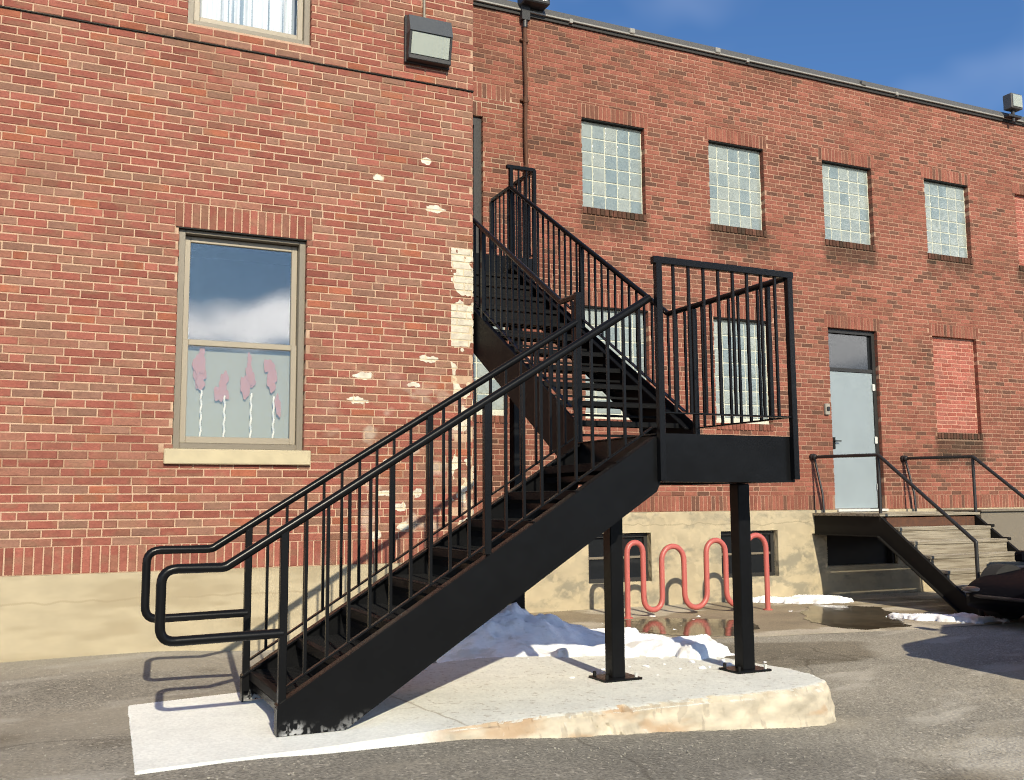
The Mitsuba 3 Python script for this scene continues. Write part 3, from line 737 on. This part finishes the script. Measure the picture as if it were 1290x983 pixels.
single('conduit', merge([tube(np.stack([2.062 + .006 * np.sin(np.arange(14)), np.full(14, YB - .055), np.linspace(4.62, 7.05, 14)], 1), .026, 10)] + [merge([bbox(2.0, 2.125, YB - .045, YB, z, z + .03), tube([(2.062, YB - .055, z - .03), (2.062, YB - .055, z + .05)], .033, 10)]) for z in (4.95, 5.9, 6.75)]), 'rust', 'rusty brown conduit running down from the roof beside the upper stairs', 'pipe')
fl = thing('roof_lamp', 'black box lamp on the roof edge over the rusty conduit, cut by the top edge', 'lamp')
put('housing', bbox(1.98, 2.36, YB - .24, YB + .02, BTOP + .10, BTOP + .42, .015), 'plastic_dark', fl)
put('bracket', merge([box(2.0, 2.12, YB - .10, YB - .03, BTOP - .10, BTOP + .11), tube([(2.06, YB - .06, BTOP - .2), (2.06, YB - .06, BTOP + .1)], .035, 10)]), 'plastic_dark', fl)
put('lens', box(2.03, 2.31, YB - .247, YB - .239, BTOP + .14, BTOP + .38), 'lamp_lens', fl)
f2 = thing('roof_lamp', 'small grey floodlight standing on the roof edge at the far right', 'lamp')
put('housing', bbox(11.42, 11.70, YB - .22, YB - .04, 7.31, 7.58, .012), 'fascia', f2)
put('lens', bbox(11.445, 11.675, YB - .236, YB - .222, 7.335, 7.555, .005), 'lamp_lens', f2)
put('bracket', merge([tube([(11.56, YB - .12, 7.10), (11.56, YB - .12, 7.32)], .03, 10), bbox(11.40, 11.72, YB - .17, YB - .06, 7.17, 7.215)]), 'plastic_dark', f2)
wb_ = thing('door_bell', 'small pale metal box on the brick left of the grey door', 'box')
put('box', bbox(7.085, 7.175, YB - .045, YB, 1.81, 1.98, .008), 'grit_grey', wb_)
put('button', bbox(7.105, 7.155, YB - .062, YB - .05, 1.87, 1.93, .003), 'plastic_dark', wb_)

# ------------------------------------------------------------------ the black steel stairs
st = thing('metal_staircase', 'black steel outside staircase turning left at a railed landing', 'staircase')
XL, XR = -.209, .829; YN, YI = -3.417, -2.404; ZL = .948; RUN, RISE = .279, (.948 + .62) / 9
SL = .617; TH = math.atan(SL)
ztop = lambda x: .937 + SL * (x + .212)                                                # top edge of the lower stringers
X0 = -2.505


def channel_x(y_web, inward):
    """Lower stringer: a channel with its web on y_web and flanges pointing 'inward' (+1 or -1)."""
    d = .36
    poly = [(X0, SLAB + .004), (X0, ztop(X0) + .01), (XL - .002, ztop(XL) - .0), (XL - .002, ztop(XL) - .298), (-.235, ztop(-.235) - d + .03), (-2.155, SLAB + .004)]
    ya, yb = (y_web, y_web + .012 * inward)
    ms = [prism(poly, 'y', min(ya, yb), max(ya, yb))]
    yc = y_web + inward * .042
    ms.append(bar((X0, yc, ztop(X0) + .004), (XL - .004, yc, ztop(XL) - .006), .06, .012, b=.002))
    ms.append(bar((-2.165, yc, SLAB + .012), (-.24, yc, ztop(-.24) - d + .037), .06, .012, b=.002))
    ms.append(box(X0, X0 + .01, min(y_web + .012 * inward, y_web + .07 * inward), max(y_web + .012 * inward, y_web + .07 * inward), SLAB + .004, ztop(X0) - .005))
    return merge(ms)


put('stringer', channel_x(YN, 1), 'black_web', st)
put('stringer', channel_x(YI + .03, -1), 'black_web', st)
NOSE = lambda k: XL - RUN * (9 - k)
for k in range(1, 9):
    z = SLAB + RISE * k; x = NOSE(k); y0, y1 = YN + .014, YI + .016
    t = put('tread', merge([bbox(x - .02, x + .285, y0, y1, z - .006, z, .002), box(x - .02, x - .012, y0, y1, z - .05, z - .006), box(x + .275, x + .283, y0, y1, z - .045, z - .006)] + [bar((x + .02, yy, z + .001), (x + .25, yy, z + .001), .006, .006) for yy in np.linspace(y0 + .03, y1 - .03, 22)]), 'black_tread', st)
for k in range(1, 10):
    z = SLAB + RISE * (k - .5); x = NOSE(k)
    put('riser_bar', box(x + .004, x + .010, YN + .014, YI + .016, z - .025, z + .012), 'black', st)
# landing
put('landing_beam', merge([prism([(XL, ZL - .297), (XR, ZL - .297), (XR, ZL), (XL, ZL)], 'y', YN - .002, YN + .010), bbox(XL, XR, YN + .010, YN + .075, ZL - .297, ZL - .285, .002)]), 'black_web', st)
put('landing_beam', merge([box(XR - .012, XR, YN + .011, YI + .05, ZL - .297, ZL), bbox(XR - .075, XR - .012, YN + .08, YI + .03, ZL - .297, ZL - .285, .002)]), 'black_web', st)
put('landing_beam', merge([box(XL - .001, XL + .011, YN + .011, YI + .05, ZL - .297, ZL - .012)]), 'black', st)
put('landing_beam', merge([box(XL + .012, XR - .013, YI + .038, YI + .05, ZL - .297, ZL - .012)]), 'black', st)
put('landing', merge([bbox(XL - .02, XR - .013, YN + .011, YI + .05, ZL - .011, ZL - .001, .002)] + [bar((xx, YN + .04, ZL), (xx, YI + .02, ZL), .006, .006) for xx in np.linspace(XL + .03, XR - .05, 20)]), 'black', st)
# upper flight
ZP = ZL + 12 * RISE; YF = .87; nos = lambda y: ZL + RISE + SL * 1.012 * (y - (YF - 11 * RUN)); NY = lambda k: YF - RUN * (12 - k)
YP = YB - .01


def channel_y(x_web, inward):
    top = lambda y: nos(y) + .02; d = .36
    poly = [(YI + .052, ZL - .285), (YI + .052, ZL + .10), (NY(1) - .12, top(NY(1)) - .02), (YF - .05, top(YF - .05)), (YF, ZP), (YF, ZP - .30), (YF - .08, top(YF - .08) - d), (YI + .30, top(YI + .30) - d)]
    ms = [prism(poly, 'x', min(x_web, x_web + .012 * inward), max(x_web, x_web + .012 * inward))]
    xc = x_web + inward * .042
    a, b = (xc, NY(1) - .1, top(NY(1) - .1) - .006), (xc, YF - .06, top(YF - .06) - .006)
    ms.append(bar(a, b, .06, .012, b=.002))
    ms.append(bar((xc, YI + .31, top(YI + .31) - d + .007), (xc, YF - .09, top(YF - .09) - d + .007), .06, .012, b=.002))
    return merge(ms)


put('stringer', channel_y(XL, 1), 'black_tread', st)
put('stringer', channel_y(XR, -1), 'black_tread', st)
for k in range(1, 12):
    z = ZL + RISE * k; y = NY(k); x0, x1 = XL + .014, XR - .014
    put('tread', merge([bbox(x0, x1, y - .02, y + .285, z - .006, z, .002), box(x0, x1, y - .02, y - .012, z - .038, z - .006), box(x0, x1, y + .275, y + .283, z - .022, z - .006)] + [bar((xx, y + .01, z - .012), (xx, y + .27, z - .012), .008, .012) for xx in np.linspace(x0 + .04, x1 - .04, 12)]), 'black_tread', st)
for k in range(1, 13):
    z = ZL + RISE * (k - .5) - .02; y = NY(k)
    hb = .009 if k < 8 else .062                                                       # upper plates made deeper so the gaps there look dark
    put('riser_bar', box(XL + .014, XR - .014, y + .004, y + .010, z - hb, z + hb), 'black_tread', st)
# upper platform
XE = 1.095; YG = 2.0
put('platform', merge([bbox(XL, XE, YF + .012, YP, ZP - .012, ZP - .001, .002), box(XL, XE, YF - .0, YF + .0115, ZP - .12, ZP + .09), box(XE - .012, XE, YF + .012, YP, ZP - .30, ZP - .012), box(XL, XL + .012, YF + .012, YP, ZP - .30, ZP - .012), box(XR + .001, XE - .013, YF + .0, YF + .011, ZP - .30, ZP - .121)]), 'black', st)
for yy in np.linspace(YF + .4, YP - .2, 4): put('platform_joist', box(XL + .013, XE - .013, yy, yy + .05, ZP - .2, ZP - .013), 'black', st)


def support(x, y, zt, w=.127):
    k = put('support_post', bbox(x - w / 2, x + w / 2, y - w / 2, y + w / 2, SLABZ(x, y) + .012, zt, .006), 'black_web', st)
    b = put('base_plate', bbox(x - .14, x + .14, y - .11, y + .11, SLABZ(x, y) + .002, SLABZ(x, y) + .016, .003), 'black', k)
    for sx in (-1, 1):
        for sy in (-1, 1): put('bolt', tube([(x + sx * .11, y + sy * .08, SLABZ(x, y) + .014), (x + sx * .11, y + sy * .08, SLABZ(x, y) + .045)], .011, 6), 'white_metal' if sy < 0 and sx > 0 else 'dark_steel', k)


SLABZ = lambda x, y: SLAB if y < -2 else float(ground_z(x, y))
support(-.16, -2.76, ZL - .298, .098); support(.79, -2.89, ZL - .298, .1)
support(.90, .97, ZP - .30, .115); support(-.12, .97, ZP - .30, .115)

# guards: posts, rails, pickets
PW = .040; K = .016


def post(x, y, z0, z1, w=PW): return put('post', bbox(x - w / 2, x + w / 2, y - w / 2, y + w / 2, z0, z1, .003), 'black', st)


RO = .83 + .0
rail_lo = lambda x: .235 + .620 * (x + 2.751)
for side, y in enumerate((YN + .03, YI)):
    xe = XL - .03 if side == 0 else XL - .01
    xb = -2.77 if side == 0 else -2.69
    z0 = rail_lo(xb)
    ext = .30 if side == 0 else .362; zb = -.125 if side == 0 else -.118
    path = fillet([(xe, y, rail_lo(xe)), (xb, y, z0), (xb - ext, y, z0), (xb - ext, y, zb), (-2.478, y, zb + .01)], .075, 7)
    put('handrail', tube(path, .024, 14), 'black', st, smooth=50)
    post(-2.478, y, ztop(-2.478) - (.0 if side == 0 else .1), rail_lo(-2.478))
    post(-1.347 if side == 0 else -1.327, y, ztop(-1.34) + .004, rail_lo(-1.34))
    lo = lambda x: ztop(x) + .065
    put('bottom_rail', bar((-2.46, y, lo(-2.46)), (xe, y, lo(xe)), .034, .010, b=.002), 'black', st)
    for x in np.arange(-2.478 + .114, xe - .05, .1135):
        if abs(x + 1.34) < .04: continue
        put('picket', box(x - K / 2, x + K / 2, y - K / 2, y + K / 2, lo(x) + .004, rail_lo(x) - .01), 'black', st)
ZG = 2.0
cy = YN + .03
post(XL, YN - .022, ZL - .29, ZG + .045, .042); post(XR - .012, YN - .024, ZL - .28, ZG - .0, .042)
put('handrail', bar((XL - .04, YN - .022, ZG + .022), (XR + .02, YN - .022, ZG + .018), .042, .045, b=.004), 'black', st)
put('bottom_rail', bar((XL + .02, cy - .05, ZL + .125), (XR - .035, cy - .05, ZL + .125), .034, .010, b=.002), 'black', st)
for x in np.linspace(XL, XR - .012, 10)[1:-1]: put('picket', box(x - K / 2, x + K / 2, YN - .022 - K / 2, YN - .022 + K / 2, ZL + .13, ZG + .005), 'black', st)
# right guard, then the rail of the upper flight
xr = XR - .025
rail_up = lambda y: 2.001 + .6455 * (y + 2.049)
rail_path = [(xr, YN - .01, ZG), (xr, -2.049, 2.001), (xr, YF, rail_up(YF))]
put('handrail', tube(fillet(rail_path, .04, 5), .022, 12), 'black', st, smooth=50)
put('bottom_rail', bar((xr, YN + .01, ZL + .125), (xr, YI - .02, ZL + .125), .034, .010, b=.002), 'black', st)
post(xr, YI + .02, ZL, ZG - .02); post(xr, -3.245, ZL + .12, ZG - .02, .03)
for y in np.linspace(-3.245, YI + .02, 9)[1:-1]: put('picket', box(xr - K / 2, xr + K / 2, y - K / 2, y + K / 2, ZL + .13, ZG - .02), 'black', st)
for xg, ys, left in ((xr, YI + .02, False), (XL + .025, YI + .0, True)):
    lo = lambda y: max(nos(y) + .115, ZL + .125)
    put('bottom_rail', bar((xg, NY(1) - .04, lo(NY(1) - .04)), (xg, YF - .02, lo(YF - .02)), .034, .010, b=.002), 'black', st)
    hi = (lambda y: rail_up(y)) if not left else (lambda y: 2.0 + .634 * (y + 2.137))
    mid = -.659
    for y in np.arange(ys + .114, YF - .03, .1135):
        if abs(y - mid) < .05: continue
        put('picket', box(xg - K / 2, xg + K / 2, y - K / 2, y + K / 2, lo(y) + .004, max(hi(y), 1.99) - .012), 'black', st)
    post(xg, mid, nos(mid) + .02, hi(mid))
    post(xg, YF, ZP - .2, (ZP + 1.075) if not left else hi(YF) + .1)
hl = lambda y: 2.0 + .634 * (y + 2.137)
put('handrail', tube(fillet([(XL + .0, YI - .02, 1.998), (XL + .01, -2.137, 2.0), (XL + .02, YF, hl(YF))], .04, 5), .022, 12), 'black', st, smooth=50)
post(XL, YI, ZL, 2.02)
# guard of the upper platform
zt = ZP + 1.075
put('handrail', merge([bar((xr - .05, YF, zt), (XE, YF, zt), .038, .04, b=.003), bar((XE - .012, YF, zt), (XE - .012, YG, zt - .02), .038, .04, b=.003)]), 'black', st)
post(XE - .012, YF, ZP - .1, zt); post(XE - .012, YG, ZP - .1, zt - .03, .05)
put('bottom_rail', bar((XE - .012, YF, ZP + .14), (XE - .012, YG, ZP + .14), .034, .010, b=.002), 'black', st)
for y in np.linspace(YF, YG, 11)[1:-1]: put('picket', box(XE - .012 - K / 2, XE - .012 + K / 2, y - K / 2, y + K / 2, ZP + .14, zt - .03), 'black', st)
for x in np.linspace(xr, XE - .012, 4)[1:-1]: put('picket', box(x - K / 2, x + K / 2, YF - K / 2, YF + K / 2, ZP + .09, zt - .01), 'black', st)

# ------------------------------------------------------------------ bike rack
bk = thing('bike_rack', 'wavy pink-red tube bike rack in front of the rear wall', 'bike rack')
yR = 2.0; legs = [2.86, 3.09, 3.36, 3.69, 4.03, 4.33, 4.66, 4.98]; gz = [float(ground_z(x, yR)) for x in legs]
topz, botz = [.03, -.03, .03, .08], [-.80, -.80, -.80]
pth = [(legs[0], yR, gz[0] + .002)]
arc = lambda xa, xb, z, s: [((xa + xb) / 2 - (xb - xa) / 2 * math.cos(a), yR, z + s * (xb - xa) / 2 * math.sin(a)) for a in np.linspace(0, math.pi, 15)]
for i in range(7):
    r = (legs[i + 1] - legs[i]) / 2
    pth += arc(legs[i], legs[i + 1], topz[i // 2] - r, 1) if i % 2 == 0 else arc(legs[i], legs[i + 1], botz[i // 2] + r, -1)
pth.append((legs[7], yR, gz[7] + .002)); pth = np.array(pth)
seg = np.r_[0, np.cumsum(np.linalg.norm(np.diff(pth, axis=0), axis=1))]; tt = np.linspace(0, seg[-1], 260)
P = np.stack([np.interp(tt, seg, pth[:, k]) for k in range(3)], 1)
for _ in range(2): P[1:-1] = (P[:-2] + 2 * P[1:-1] + P[2:]) / 4
put('wave_tube', tube(P, .034, 14), 'rack_red', bk, smooth=60)
for i in (0, 7): put('foot_flange', tube([(legs[i], yR, gz[i]), (legs[i], yR, gz[i] + .02)], .06, 16), 'rack_red', bk, smooth=40)

# ------------------------------------------------------------------ entrance steps in front of the grey door
es = thing('entrance_steps', 'weathered wooden steps with dark stringers and pipe rails to the grey door', 'steps')
XS, XT = 6.79, 8.667; YD = 1.80; ZD = .325; gS = float(ground_z(7.5, .3))
lip = lambda y: ZD + (ZD - gS) / (YD - .27) * (y - YD)
for x, inn in ((XS, 1), (XT, -1)):
    k = put('stringer', prism([(YB - .03, ZD - .03), (YD, ZD - .03), (.24, gS + .07), (.24, gS + .004), (.50, gS + .004), (YD + .03, ZD - .31), (YB - .03, ZD - .31)], 'x', min(x, x + .05 * inn), max(x, x + .05 * inn)), 'dark_steel', es)
    put('flange', merge([bar((x - .02 * inn, YB - .03, ZD - .30), (x - .02 * inn, YD + .03, ZD - .30), .06, .014), bar((x - .02 * inn, YD + .03, ZD - .30), (x - .02 * inn, .50, gS + .012), .06, .014)]), 'dark_steel', k)
for i in range(9):
    y1 = YB - .03 - i * .148; put('deck_board', bbox(XS - .03, XT + .03, y1 - .140, y1, ZD - .028, ZD + .012 + .003 * (i % 2), .005), 'weathered', es)
N = 6
for k in range(1, N + 1):
    z = ZD - k * (ZD - gS) / (N + 1); y = YD - (k - 1) * .257
    put('tread', merge([bbox(XS + .055, XT - .055, y - .275, y - .143, z - .045, z, .006), bbox(XS + .055, XT - .055, y - .138, y - .004, z - .045, z + .002, .006)]), 'weathered', es)
    put('riser', bbox(XS + .06, XT - .06, y - .002, y + .022, z + .001, z + (ZD - gS) / (N + 1) - .046, .004), 'weathered' if 1 < k < 7 else 'rust', es)
    put('cleat', merge([box(XS + .051, XS + .10, y - .25, y, z - .10, z - .046), box(XT - .10, XT - .051, y - .25, y, z - .10, z - .046)]), 'dark_steel', es)
    put('nosing', merge([bbox(x - .035, x + .035, y - .285, y - .02, z - .02, z + .02, .006) for x in (XT - .03,)]), 'dark_steel', es)
put('riser', bbox(XS + .06, XT - .06, .255, .29, gS, gS + .13, .004), 'rust', es)
for x in (XS + .02, XT - .02):
    put('handrail', tube(fillet([(x, YB - .04, ZD + .84), (x, YD, ZD + .815), (x, .275, .003), (x, .275, -.02)], .05, 6), .024, 12), 'plastic_dark', es, smooth=50)
    put('rail_flange', merge([tube([(x, YB - .045, ZD + .84), (x, YB - .001, ZD + .84)], .05, 12), trimesh.creation.icosphere(2, .042).apply_translation((x, YB - .07, ZD + .84))]), 'plastic_dark', es, smooth=50)
    put('post', tube([(x, YB - .06, ZD + .82), (x, YB - .20, ZD + .3), (x, YB - .22, ZD)], .017, 10), 'plastic_dark', es, smooth=50)
    put('post', tube([(x, YD + .005, ZD + .81), (x, YD + .005, ZD - .1)], .022, 10), 'plastic_dark', es, smooth=50)
    put('post', tube([(x, .275, -.01), (x, .275, gS)], .024, 10), 'plastic_dark', es, smooth=50)
put('joist', box(XS + .1, XT - .1, 2.4, 2.45, ZD - .2, ZD - .03), 'dark_steel', es)
bs = thing('bulkhead', 'olive-grey box standing at the rear wall beyond the wooden steps', 'box')
put('body', bbox(9.35, 11.2, 2.3, YB - .03, -.95, .33, .01), 'taupe_dark', bs)
put('lid', bbox(9.30, 11.25, 2.25, YB - .03, .332, .36, .006), 'taupe_dark', bs)


# ------------------------------------------------------------------ snow
def snow_field(outline, height, seed, base, lift, res=.035, amp=1.0):
    """A mound of old snow: height(x, y) over the outline, with lumps and a ragged edge."""
    from shapely.geometry import Polygon
    import shapely
    poly = Polygon(outline).buffer(0); x0, y0, x1, y1 = poly.bounds; xs = np.arange(x0 - .2, x1 + .2, res); ys = np.arange(y0 - .2, y1 + .2, res)
    X, Y = np.meshgrid(xs, ys, indexing='ij'); pts = shapely.points(X.ravel(), Y.ravel())
    inside = shapely.contains(poly, pts); d = shapely.distance(poly.boundary, pts); d = np.where(inside, d, -d).reshape(X.shape)
    import meshkit
    P = np.stack([X.ravel(), Y.ravel(), np.full(X.size, seed * 3.1)], 1)
    n1 = meshkit.fbm(P * 2.6).reshape(X.shape); n2 = meshkit.fbm(P * 8.0 + 5).reshape(X.shape); n3 = meshkit.fbm(P * 24.0 + 9).reshape(X.shape)
    n1, n2, n3 = [(a - a.mean()) / a.std() for a in (n1, n2, n3)]
    d = d + .045 * n1 + .035 * n2 + .015 * n3
    h = height(X, Y) * (1 + .12 * amp * n1 + .06 * amp * n2 + .02 * n3)
    Z = base(X, Y) + lift + np.where(d > 0, np.minimum(np.sqrt(np.maximum(d, 0)) * .32, 1.0) * np.maximum(h, .01) / np.maximum(height(X, Y).max(), .05) * 3.0, 0)
    Z = np.where(d > 0, np.minimum(Z, base(X, Y) + lift + np.maximum(h, .012) * np.clip(d / .12, 0, 1) ** .6), base(X, Y) - .03)
    m = sheet(xs, ys, 0, fn=lambda a, b: Z); f = m.faces; z = (d > -res * 1.5).ravel(); keep = z[f].any(1)
    return trimesh.Trimesh(m.vertices, f[keep], process=False)


base_main = lambda x, y: np.maximum(np.where(y < -1.72 + 0 * x, SLAB, -10), ground_z(x, y)) + 0 * x
hm = lambda x, y: .05 + .30 * np.exp(-((x - .26) / .40) ** 2 - ((y + .30) / .55) ** 2) + .19 * np.exp(-((x + .25) / .35) ** 2 - ((y + .55) / .5) ** 2) + .10 * np.exp(-((x - .85) / .5) ** 2 - ((y + .2) / .5) ** 2) + .04 * np.clip((-y - 1) / 1.2, 0, 1)
sm = lambda x, y: np.where(y < -1.6, SLAB, ground_z(x, y))
put('snow_pile', snow_field([(-.75, -1.5), (-.35, -1.78), (.1, -1.95), (.45, -2.0), (.72, -2.08), (.9, -2.38), (1.05, -2.36), (1.2, -2.0), (1.55, -1.45), (1.95, -.75), (2.0, -.1), (1.75, .42), (1.1, .62), (.4, .75), (-.05, .5), (-.2, .05), (-.55, -.5), (-.9, -1.0)], hm, 1, lambda x, y: np.interp(y, [-1.8, -1.35], [SLAB, -.80]) * (y > -9) + 0 * x, .0), 'snow', smooth=True, label='old heaped snow on and behind the concrete slab', kind='stuff')
flat = lambda x, y: .05 + 0 * x
put('snow_patch', snow_field([(5.35, 3.0), (5.6, 2.7), (6.1, 2.35), (6.7, 2.3), (6.85, 2.6), (6.75, 2.95), (6.2, 3.08)], lambda x, y: .05 + .02 * np.sin(x * 7), 2, ground_z, .012), 'snow', smooth=True, label='flat patch of snow against the rear wall beside the bike rack', kind='stuff')
put('snow_patch', snow_field([(5.6, .75), (5.85, .28), (6.0, .0), (6.35, -.25), (6.72, -.12), (6.62, .35), (6.25, .55), (5.95, .85)], lambda x, y: .05 + 0 * x, 3, ground_z, .012), 'snow', smooth=True, label='flat patch of snow at the foot of the wooden entrance steps', kind='stuff')
cr = np.random.default_rng(15); crumbs = []
for i in range(60):
    x, y = (cr.normal(3.4, .9), cr.normal(1.5, .35)) if i % 3 == 0 else (cr.normal(1.6, .4), cr.normal(-1.0, .8)) if i % 3 == 1 else (cr.normal(.5, .7), cr.normal(-2.45, .15))
    s = cr.uniform(.005, .018) * (1.5 if i % 9 == 0 else 1); z = SLAB if (y < -1.9 and x < 1.0) else float(ground_z(x, y))
    m = trimesh.creation.icosphere(1, s); m.vertices *= cr.uniform(.7, 1.5, 3) * np.array([1.2, 1.2, .5]) * cr.uniform(.7, 1.25, (len(m.vertices), 1)); m.apply_translation((x, y, z + s * .2)); crumbs.append(m)
put('snow_crumbs', merge(crumbs), 'snow', label='crumbs of snow scattered round the heap and the puddle', kind='stuff')
gr = []
for i in range(900):
    if i < 420: x, y = cr.uniform(-5.5, -2.2), cr.uniform(-3.6, -.03)
    elif i < 700: x, y = cr.uniform(-3, 1.6), -3.75 - abs(cr.normal(0, .25)) - .1
    else: x, y = cr.uniform(1.1, 7), cr.uniform(-3.5, -.2)
    if -3.25 < x < 1.1 and -3.7 < y < -1.9: continue
    s = cr.uniform(.0015, .0055) * (1.6 if cr.random() < .05 else 1); m = trimesh.creation.icosahedron(); m.apply_scale(s); m.vertices *= cr.uniform(.6, 1.3, 3); m.apply_translation((x, y, float(ground_z(x, y)) + s * .5)); gr.append(m)
put('grit', merge(gr), 'grit_grey', label='loose grit scattered on the asphalt', kind='stuff')


# ------------------------------------------------------------------ cars at the right edge
def car(name, label, x, y, L, W, H, hood, group=None):
    """A car with its nose towards -x; x, y is the middle of its nose on the ground."""
    c = thing(name, label, 'car', group); g = float(ground_z(x + L / 2, y)); 
    # body as a loft: stations along the length with half width, low and high edge
    S = np.linspace(0, L, 46); u = S / L
    hw = W / 2 * np.minimum(1, (.62 + .38 * np.sqrt(np.clip(u / .10, 0, 1)))) * np.minimum(1, .74 + .26 * np.sqrt(np.clip((1 - u) / .06, 0, 1)))
    zlo = .15 + .10 * np.exp(-u / .02); ztp = np.interp(u, [0, .012, .04, .10, .28, .34, .80, .93, .985, 1], [hood * .62, hood * .72, hood * .80, hood * .90, hood + .03, hood + .07, hood + .10, hood + .06, hood - .05, hood - .3])
    ang = np.linspace(-math.pi / 2, 1.5 * math.pi, 40, endpoint=False); rings = []
    for s, w, a, b in zip(S, hw, zlo, ztp):
        cz, hz = (a + b) / 2, (b - a) / 2; e = .34
        rings.append(np.stack([np.full(40, s), w * np.sign(np.cos(ang)) * np.abs(np.cos(ang)) ** e, cz + hz * np.sign(np.sin(ang)) * np.abs(np.sin(ang)) ** e], 1))
    V = np.vstack(rings + [[[0, 0, (zlo[0] + ztp[0]) / 2]], [[L, 0, (zlo[-1] + ztp[-1]) / 2]]]); n, k = len(S), 40
    i, j = np.meshgrid(np.arange(n - 1), np.arange(k), indexing='ij'); q = np.stack([i * k + j, i * k + (j + 1) % k, (i + 1) * k + (j + 1) % k, (i + 1) * k + j], -1).reshape(-1, 4); kk = np.arange(k)
    F = np.vstack([q[:, [0, 1, 2]], q[:, [0, 2, 3]], np.stack([(kk + 1) % k, kk, kk * 0 + n * k], 1), np.stack([(n - 1) * k + kk, (n - 1) * k + (kk + 1) % k, kk * 0 + n * k + 1], 1)])
    mv = lambda m: m.apply_translation((x, y, g))
    put('body', mv(trimesh.Trimesh(V, F, process=False)), 'car_black', c, smooth=45)
    cab = [(.29, hood + .04), (.40, H), (.74, H - .02), (.86, hood + .10)]
    A = np.array([(a * L, s * W / 2 * f, z) for (a, z), f in zip(cab, (.90, .72, .72, .86)) for s in (-1, 1)] + [(.29 * L, s * W / 2 * .9, hood - .1) for s in (-1, 1)] + [(.86 * L, s * W / 2 * .86, hood) for s in (-1, 1)])
    put('cabin_glass', mv(trimesh.convex.convex_hull(A)), 'car_glass', c)
    Rf = np.array([(a * L, s * W / 2 * f, z) for a, z, f in ((.385, H - .035, .735), (.41, H + .012, .66), (.73, H - .005, .66), (.755, H - .05, .735)) for s in (-1, 1)])
    put('roof', mv(trimesh.convex.convex_hull(Rf)), 'car_black', c)
    for px in (.19, .80):
        for s in (-1, 1):
            w = trimesh.creation.cylinder(.33, .2, sections=32); w.apply_transform(trimesh.transformations.rotation_matrix(math.pi / 2, (1, 0, 0))); w.apply_translation((px * L, s * (W / 2 - .09), .33))
            kw = put('wheel', mv(w), 'rubber', c, smooth=40)
            r = trimesh.creation.cylinder(.2, .215, sections=24); r.apply_transform(trimesh.transformations.rotation_matrix(math.pi / 2, (1, 0, 0))); r.apply_translation((px * L, s * (W / 2 - .09), .33)); put('rim', mv(r), 'chrome', kw, smooth=40)
    for s in (-1, 1): put('headlight', mv(trimesh.creation.icosphere(2, 1).apply_transform(np.diag([.12, .15, .045, 1])).apply_translation((.10, s * W * .33, hood * .66))), 'lamp_glass', c, smooth=True)
    put('bumper_trim', mv(tube([(.06, -W * .36, .34), (-.012, -W * .2, .34), (-.02, W * .2, .34), (.06, W * .36, .34)], .022, 8)), 'plastic_dark', c, smooth=60)
    for s in (-1, 1): put('mirror', mv(bbox(.31 * L, .34 * L, s * (W / 2 + .02), s * (W / 2 + .16), hood + .06, hood + .18, .02)), 'car_black', c)
    return c


car('parked_car', 'low black car nosing in at the right edge below the wooden steps', 6.08, -.72, 4.3, 1.6, 1.22, .60)
car('parked_car', 'unseen dark van just outside the right edge, placed to cast the shadow on the lot', 3.42, -3.82, 4.9, 1.85, 1.62, 1.22)  # out of view, placed to shade the asphalt near the black car



# unseen wood behind the viewer, placed to darken reflections in black paint and panes
tr = np.random.default_rng(33); tw = []
for i in range(150):
    a = math.radians(tr.uniform(95, 265)); d = tr.uniform(120, 150); h = tr.uniform(4.5, 9.0)
    m = trimesh.creation.icosphere(2, 1.0); m.vertices *= (1 + .28 * tr.normal(size=(len(m.vertices), 1))); m.apply_scale((tr.uniform(2.5, 4.5), tr.uniform(2.5, 4.5), h * .5)); m.apply_translation((d * math.sin(a), d * math.cos(a), h * .5 - 1.2)); tw.append(m)
put('unseen_wood', merge(tw), 'wood_mass', label='unseen far-off wood behind the viewer, out of view, darkening reflections in black paint and panes', kind='stuff')
